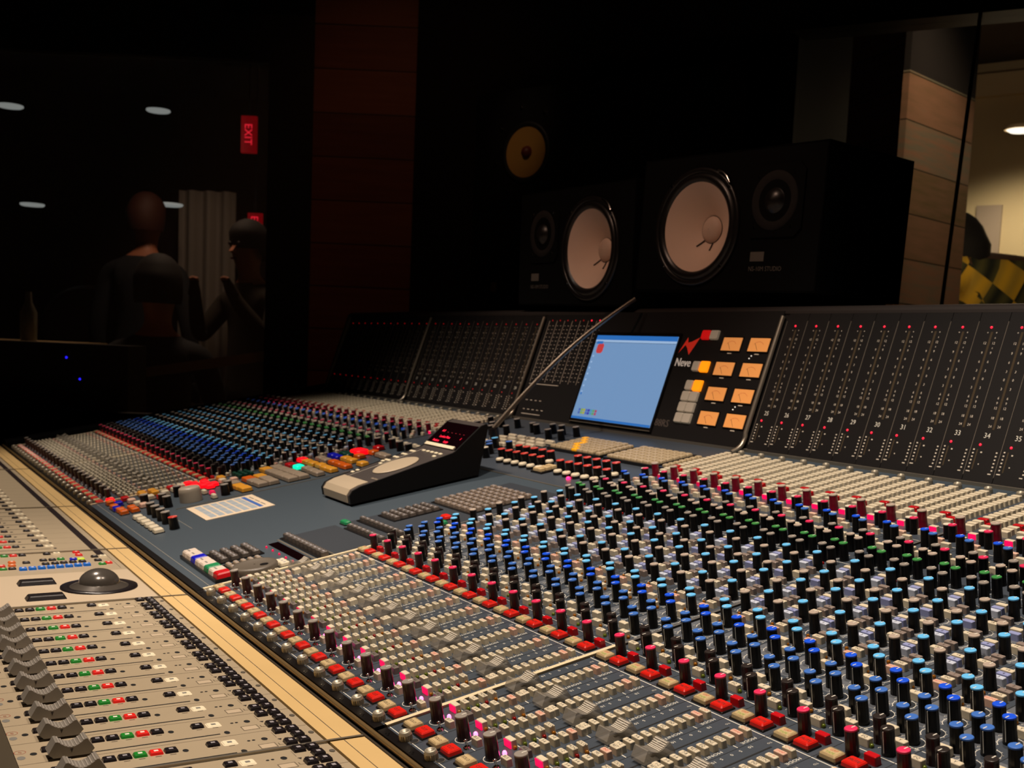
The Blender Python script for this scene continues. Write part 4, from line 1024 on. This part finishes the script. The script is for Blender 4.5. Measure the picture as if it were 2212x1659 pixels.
# ------------------------------------------------------------------ people
def skin_body(name, joints, mats, parent, sub=2):
    me = bpy.data.meshes.new(name); vs = [j[0] for j in joints]; es = [(i, j[2]) for i, j in enumerate(joints) if j[2] is not None]
    me.from_pydata([tuple(v) for v in vs], es, []); me.materials.append(mats)
    o = bpy.data.objects.new(name, me); COL.objects.link(o); o.parent = parent
    s = o.modifiers.new('skin', 'SKIN'); s.use_smooth_shade = True
    lay = me.skin_vertices[0].data if me.skin_vertices else None
    if lay is None:
        return o
    for i, j in enumerate(joints): lay[i].radius = j[1] if isinstance(j[1], tuple) else (j[1], j[1])
    lay[0].use_root = True
    m = o.modifiers.new('sub', 'SUBSURF'); m.levels = sub; m.render_levels = sub
    return o
def with_skin(me): 
    return me
def person(label, base, face, seated, shirt, trousers, hairm, skinm, arm='down', scale=1.0, ho=(0, 0, 0)):
    t = thing('person', label, 'person', M=Matrix.Translation(base) @ Matrix.Rotation(face, 4, 'Z') @ Matrix.Scale(scale, 4))
    hip = .48 if seated else .93
    J = [((0, 0, hip), (.145, .10), None)]
    def add(p, r, par): J.append((p, r, par)); return len(J)-1
    a = add((0, .01, hip+.16), (.135, .095), 0); c = add((0, .02, hip+.34), (.165, .105), a); s = add((0, .02, hip+.45), (.12, .085), c)
    HX, HY, HZ = ho
    n = add((HX*.4, HY*.4, hip+.54+HZ*.5), (.052, .052), s); h0 = add((HX, -.01+HY, hip+.60+HZ), (.055, .06), n)
    h1 = add((HX, -.02+HY, hip+.66+HZ), (.074, .088), h0); h2 = add((HX, -.015+HY, hip+.735+HZ), (.076, .092), h1); add((HX, -.01+HY, hip+.79+HZ), (.05, .06), h2)
    for sg in (-1, 1):
        sh = add((sg*.17, .02, hip+.43), .062, s)
        if arm == 'forward': el = add((sg*.22, -.12, hip+.22), .046, sh); wr = add((sg*.12, -.34, hip+.20), .034, el); hd = add((sg*.11, -.40, hip+.20), .032, wr)
        elif arm == 'raised': el = add((sg*.24, -.10, hip+.24), .046, sh); wr = add((sg*.14, -.22, hip+.42), .034, el); hd = add((sg*.12, -.24, hip+.48), .032, wr)
        else: el = add((sg*.23, .03, hip+.16), .046, sh); wr = add((sg*.24, -.02, hip-.07), .034, el); hd = add((sg*.24, -.03, hip-.14), .032, wr)
        d0 = Vector(J[hd][0])-Vector(J[wr][0]); d0.normalize()
        for q in range(4):
            p = Vector(J[hd][0])+Vector((.013*(q-1.5), 0, 0))+d0*.035; f1 = add(tuple(p), .0095, hd); add(tuple(p+d0*(.030-.004*abs(q-1.3))+Vector((0, -.006, -.004))), .0085, f1)
        add(tuple(Vector(J[wr][0])+Vector((-sg*.030, 0, 0))+d0*.035), .010, wr)
        lh = add((sg*.095, 0, hip-.04), .085, 0)
        if seated: kn = add((sg*.13, -.42, hip+.02), .062, lh); an = add((sg*.13, -.44, .09), .042, kn); add((sg*.13, -.56, .045), .038, an)
        else: kn = add((sg*.10, -.01, .49), .060, lh); an = add((sg*.10, .01, .09), .042, kn); add((sg*.10, -.12, .045), .038, an)
    skin_body2('body', J, t, shirt, trousers, skinm, hip, HZ)
    # hair and face
    b = MB(); 
    for u in range(1): pass
    rr = []
    for i in range(9):
        ph = i/8*PI*.62; r_ = math.sin(ph); z_ = math.cos(ph)
        rr.append([(.093*r_*math.cos(2*PI*j/20), -.008+.112*r_*math.sin(2*PI*j/20)+(.012 if i > 5 else 0), hip+.722+.110*z_-(.045 if i > 6 and math.sin(2*PI*j/20) > -.2 else 0)) for j in range(20)])
    b.rings(rr, hairm, cap0=False, cap1=False, smooth=True); b.build('hair', t, ho)
    b = MB(); 
    for sg in (-1, 1):
        b.lathe([(.010, 0), (.008, .004), (.001, .006)], M_txt, 0, 0, 10, Matrix.Translation((sg*.030, -.104, hip+.705)) @ Matrix.Rotation(PI/2, 4, 'X'))
        b.lathe([(.022, -.004), (.024, .003), (.012, .006), (.002, .002)], skinm, 0, 0, 12, Matrix.Translation((sg*.080, .0, hip+.69)) @ Matrix.Rotation(sg*PI/2, 4, 'Y'))
    b.prism([(-.098, hip+.70), (-.128, hip+.665), (-.100, hip+.655)], -.012, .012, skinm, 'x'); b.box(-.022, .022, -.106, -.098, hip+.628, hip+.636, M_dust)
    b.build('face', t, ho)
    return t
def skin_body2(name, J, parent, shirt, trousers, skinm, hip, HZ=0):
    me = bpy.data.meshes.new(name)
    me.from_pydata([j[0] for j in J], [(i, j[2]) for i, j in enumerate(J) if j[2] is not None], [])
    o = bpy.data.objects.new(name, me); COL.objects.link(o)
    s = o.modifiers.new('skin', 'SKIN'); s.use_smooth_shade = True
    bpy.context.view_layer.objects.active = o
    if not me.skin_vertices:
        with bpy.context.temp_override(object=o, active_object=o):
            try: bpy.ops.mesh.customdata_skin_add()
            except Exception as e: print('skin', e)
    d = me.skin_vertices[0].data
    for i, j in enumerate(J): d[i].radius = j[1] if isinstance(j[1], tuple) else (j[1], j[1]); d[i].use_root = (i == 0)
    m = o.modifiers.new('sub', 'SUBSURF'); m.levels = 2; m.render_levels = 2
    dg = bpy.context.evaluated_depsgraph_get(); ev = o.evaluated_get(dg); nm = bpy.data.meshes.new_from_object(ev)
    bpy.data.objects.remove(o)
    for mm_ in (shirt, trousers, skinm): nm.materials.append(mm_)
    if len(nm.materials) > 3: pass
    base = len(nm.materials)-3
    for p in nm.polygons:
        c = p.center; p.use_smooth = True
        k = 0
        if c.z < hip-.0 and abs(c.x) < .21: k = 1
        if c.z > hip+(.515 if HZ > -.05 else .47) and abs(c.x) < .13: k = 2
        if c.z < .04: k = 1
        p.material_index = base+k
    put(name, nm, parent)
def plaid():
    m = bpy.data.materials.new('yellow_plaid'); m.use_nodes = True; nt = m.node_tree; N = nt.nodes; b = N['Principled BSDF']; b.inputs['Roughness'].default_value = .85
    tc = N.new('ShaderNodeTexCoord'); mp = N.new('ShaderNodeMapping'); mp.inputs['Rotation'].default_value = (.3, .5, .3); nt.links.new(tc.outputs['Object'], mp.inputs[0])
    ck_ = N.new('ShaderNodeTexChecker'); ck_.inputs['Scale'].default_value = 12.0; ck_.inputs[1].default_value = (*lin((240, 190, 50)), 1); ck_.inputs[2].default_value = (*lin((34, 40, 30)), 1)
    nt.links.new(mp.outputs[0], ck_.inputs[0])
    w_ = N.new('ShaderNodeTexWave'); w_.inputs['Scale'].default_value = 6.0; nt.links.new(mp.outputs[0], w_.inputs[0])
    mx = N.new('ShaderNodeMix'); mx.data_type = 'RGBA'; mx.inputs[7].default_value = (*lin((130, 124, 66)), 1)
    mu = N.new('ShaderNodeMath'); mu.operation = 'MULTIPLY'; mu.inputs[1].default_value = .45; nt.links.new(w_.outputs['Fac'], mu.inputs[0]); nt.links.new(mu.outputs[0], mx.inputs[0])
    nt.links.new(ck_.outputs[0], mx.inputs[6]); nt.links.new(mx.outputs[2], b.inputs['Base Color']); return m
M_hairm = mat('hair_black', (18, 15, 14), .8); M_hairr = mat('hair_brown', (70, 34, 22), .7)
M_skinL = mat('skin_warm', (176, 112, 82), .55); M_skinD = mat('skin_deep', (84, 58, 44), .55)
M_navy = mat('dark_shirt', (24, 28, 34), .85); M_trou = mat('dark_trousers', (20, 20, 24), .85)
FACE = math.atan2(FH.y, FH.x)+PI/2       # facing away from the camera
hp_ = px(2124, 545, 5.3)
person('person in yellow and black plaid shirt seated in the bright hall, back to us', (hp_.x, hp_.y, 0), FACE+.35, True, plaid(), M_trou, M_hairm, M_skinD, 'forward', hp_.z/.985, (.085, -.03, -.215))
st_ = hp_.z-1.195
# ------------------------------------------------------------------ live room behind window_1
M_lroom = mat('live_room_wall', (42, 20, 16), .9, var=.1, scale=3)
lw = [V(-4.6, 8.2, 0), V(-.2, 8.2, 0)]
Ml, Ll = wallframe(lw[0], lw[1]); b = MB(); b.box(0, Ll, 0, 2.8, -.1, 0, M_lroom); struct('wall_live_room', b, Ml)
cu0, cu1 = px(386, 410, 7.6), px(505, 730, 7.6)
b = MB(); n = 24
pts = []
for i in range(n+1):
    a = i/n; p = V(0, 0, 0); x = (px(386, 500, 7.6)).lerp(px(505, 500, 7.6), a)+FH*(.03*math.sin(a*20)); pts.append(x)
zt, zb = cu0.z, 0.02
b.add([(p.x, p.y, zt) for p in pts]+[(p.x, p.y, zb) for p in pts], [(i, i+1, n+2+i, n+1+i) for i in range(n)], mat('pale_curtain', (172, 156, 140), .9))
b.add([(p.x+FH.x*.02, p.y+FH.y*.02, zt) for p in pts]+[(p.x+FH.x*.02, p.y+FH.y*.02, zb) for p in pts], [(i+1, i, n+1+i, n+2+i) for i in range(n)], MATS['pale_curtain'])
o = b.build('curtain'); tag(o, 'pale grey curtain hanging behind the standing person, seen through the left window', 'curtain')
def exit_sign(u, v, d, label, hgt=.16):
    p = px(u, v, d); Ms = Matrix(((RH.x, 0, -FH.x, p.x), (RH.y, 0, -FH.y, p.y), (0, 1, 0, p.z), (0, 0, 0, 1)))
    t = thing('exit_sign', label, 'sign', M=Ms, group='red exit signs behind the left window')
    b = MB(); b.box(-.042, .042, -hgt/2, hgt/2, -.03, 0, mat('sign_red', (90, 6, 10), .5, emit=(150, 4, 16), es=.30)); b.box(-.006, .006, hgt/2, 2.8-p.z, -.02, -.01, M_frame1); b.build('housing', t)
    b = MB(); b.text('EXIT', .060, mat('sign_letters', (255, 60, 70), .5, emit=(255, 40, 60), es=.7), 0, 0, .002, rot=-PI/2, sx=.95); b.build('letters', t)
exit_sign(537, 290, 6.4, 'upper red lit exit sign near the right edge of the dark left window', .20)
exit_sign(550, 488, 6.75, 'lower, smaller reflection of the red exit sign in the dark left window', .15)  # mirror image of the upper sign, built as a second solid sign
M_lamprefl = mat('reflected_lamp', (200, 200, 196), .5, emit=(160, 164, 160), es=.55)  # control room downlights reflected in the pane, rebuilt as glowing discs behind it
for u, v, w_, lab in ((22, 230, .075, 'flat oval reflection of a ceiling lamp at the upper left edge of the left window'), (342, 240, .070, 'flat oval reflection of a ceiling lamp above the standing person, in the left window'), (70, 443, .070, 'lower flat oval lamp reflection at far left in the left window'), (366, 443, .080, 'lower flat oval lamp reflection just right of the standing head, in the left window')):
    p = px(u, v, 7.0); b = MB(); b.lathe([(w_, .008), (w_*1.02, .0), (w_*.9, -.006), (.001, -.008)], M_lamprefl, seg=24); o = b.build('lamp', M=Matrix.Translation(p)); tag(o, lab, 'lamp', 'lamp reflections in the left window, built as discs')
    if v < 300:
        pass
def pbase(u, v, d, headz): p = px(u, v, d); return (p.x, p.y, 0)
def psc(u, v, d, headz): return px(u, v, d).z/headz
person('person standing with back to us, dark shirt, short reddish hair, in left window', pbase(316, 465, 5.9, 1.645), FACE, False, M_navy, M_trou, M_hairr, M_skinL, 'down', psc(316, 465, 5.9, 1.645))
person('person seated low in front of the standing person, dark shirt, in the left window', pbase(342, 612, 4.9, 1.195), FACE+.2, True, M_navy, M_trou, M_hairm, M_skinL, 'forward', psc(342, 612, 4.9, 1.195))
person('dark-clothed person at the right side of the left window, hands raised in front', pbase(540, 545, 5.3, 1.60), FACE+2.6, False, mat('olive_shirt', (40, 34, 24), .9), M_trou, M_hairm, M_skinL, 'raised', psc(540, 545, 5.3, 1.60))
cb = px(195, 640, 6.3); ct = thing('office_chair', 'dark round-backed chair at the left of the seated person, in the left window', 'chair', M=Matrix.Translation((cb.x, cb.y, 0)) @ Matrix.Rotation(FACE+PI, 4, 'Z'))
b = MB(); b.rings([[(.27*q*math.cos(2*PI*i/28), yy, cb.z-.16+.22*q*math.sin(2*PI*i/28)) for i in range(28)] for q, yy in ((.92, -.03), (1, -.01), (1, .03), (.92, .05))], mat('chair_leather', (40, 34, 32), .4), smooth=True); b.build('backrest', ct)
b = MB(); b.key(.50, .48, .09, MATS['chair_leather'], 0, .26, .42, inset=.01, ch=.02, cr=.06); b.build('seat', ct)
b = MB(); b.cyl(.03, .03, .06, .42, M_frame1, 0, .26, 12); b.box(-.03, .03, .0, .03, .44, cb.z-.1, M_frame1)
for a in range(5): b.box(.02, .28, -.018, .018, .02, .06, M_frame1, Matrix.Translation((0, .26, 0)) @ Matrix.Rotation(a*2*PI/5, 4, 'Z')); b.cyl(.025, .025, .0, .03, M_frame1, .26*math.cos(a*2*PI/5), .26+.26*math.sin(a*2*PI/5), 10)
b.build('base', ct)
# ledge and desk in the live room
b = MB(); e0, e1 = px(640, 750, 4.6), px(205, 808, 4.5)
z_ = (e0.z+e1.z)/2; 
dirv = (e0-e1); dirv.z = 0; dirv.normalize(); nrm = Vector((-dirv.y, dirv.x, 0))
if nrm.dot(FH) < 0: nrm = -nrm
p4 = [e1, e0, e0+nrm*.10, e1+nrm*.10]
b.add([(p.x, p.y, q.z) for p, q in zip(p4, [e1, e0, e0, e1])]+[(p.x, p.y, q.z-.04) for p, q in zip(p4, [e1, e0, e0, e1])], [(0, 1, 2, 3), (7, 6, 5, 4), (0, 4, 5, 1), (1, 5, 6, 2), (2, 6, 7, 3), (3, 7, 4, 0)], mat('ledge_wood', (150, 132, 104), .5))
for p in (e1.lerp(e0, .15)+nrm*.05, e1.lerp(e0, .85)+nrm*.05): b.cyl(.02, .02, 0.001, p.z-.04, M_frame1, p.x, p.y, 8)
o = b.build('long_ledge'); tag(o, 'long narrow pale ledge slanting up to the right in the left window', 'ledge')
q0 = px(50, 735, 4.5)
b = MB(); b.box(-.30, .26, -.20, .20, -.03, 0, mat('table_top', (200, 172, 124), .5)); 
for x in (-.25, .21): b.box(x, x+.04, -.16, .16, .001-q0.z, -.03, M_frame1)
o = b.build('side_table', M=Matrix.Translation(q0) @ Matrix.Rotation(math.atan2(RH.y, RH.x), 4, 'Z')); tag(o, 'tan table at the far left of the left window with a bottle beside it', 'table')
b = MB(); b.lathe([(.030, 0), (.032, .05), (.032, .11), (.014, .15), (.012, .19)], mat('bottle_grey', (120, 116, 104), .2), seg=20, cap0=True, cap1=True); bp = px(62, 735, 4.42); bp.z = q0.z
o = b.build('bottle', M=Matrix.Translation(bp)); tag(o, 'grey bottle standing on the tan table in the left window', 'bottle')
pa_, pb_ = px(141, 772, 4.02), px(170, 819, 4.02)
am = thing('equipment_rack', 'black low rack with two tiny blue lights in the left window', 'rack', M=Matrix(((RH.x, -FH.x*-1, 0, pa_.x), (RH.y, FH.y, 0, pa_.y), (0, 0, 1, 0), (0, 0, 0, 1))))
b = MB(); b.box(-.30, .22, .01, .20, .001, pa_.z+.05, M_frame1); b.build('case', am)
for q in (pa_, pb_):
    lo = am.matrix_basis.inverted() @ q
    b = MB(); b.lathe([(.004, 0), (.003, .002), (.001, .003)], mat('blue_led', (20, 20, 255), .3, emit=(40, 30, 255), es=2.0), seg=10, T=Matrix.Translation((lo.x, .0095, lo.z)) @ Matrix.Rotation(PI/2, 4, 'X')); b.build('indicator_lamp', am)
# live room lamp
d = bpy.data.lights.new('live_room_light', 'SPOT'); d.energy = 26; d.spot_size = math.radians(110); d.spot_blend = 1; d.color = lin((255, 214, 180)); d.shadow_soft_size = .15
o = bpy.data.objects.new('live_room_light', d); COL.objects.link(o); lpz = px(420, 240, 5.2); o.location = (lpz.x, lpz.y, 2.7); o.rotation_euler = (0, 0, 0)
spot('curtain_fill', px(430, 100, 5.6), px(425, 560, 7.6), 12, .1, 34, (255, 226, 200), .9)  # extra spot added to brighten the curtain, no fitting behind it
# faint wall wash on the wood beside the window
_dp = CAM+(Rr*((1140-1155.4)/2428.8)+Rd*((330-1004.3)/2428.8)+Rf)*3.33
spot('ceiling_spot', (-1.05, .55, 2.62), _dp, 5, 0.05, 12, (255, 220, 180), .8)  # narrow beam added only to brighten the yellow driver
spot('wall_wash', (-1.2, .5, 2.70), (-2.35, 1.2, 1.5), 2.6, .08, 60, (255, 170, 120), .9)
# closing walls behind the camera
b = MB(); b.box(-9, 6, -3.0, -2.95, 0, 2.8, M_dark); struct('wall_back', b)
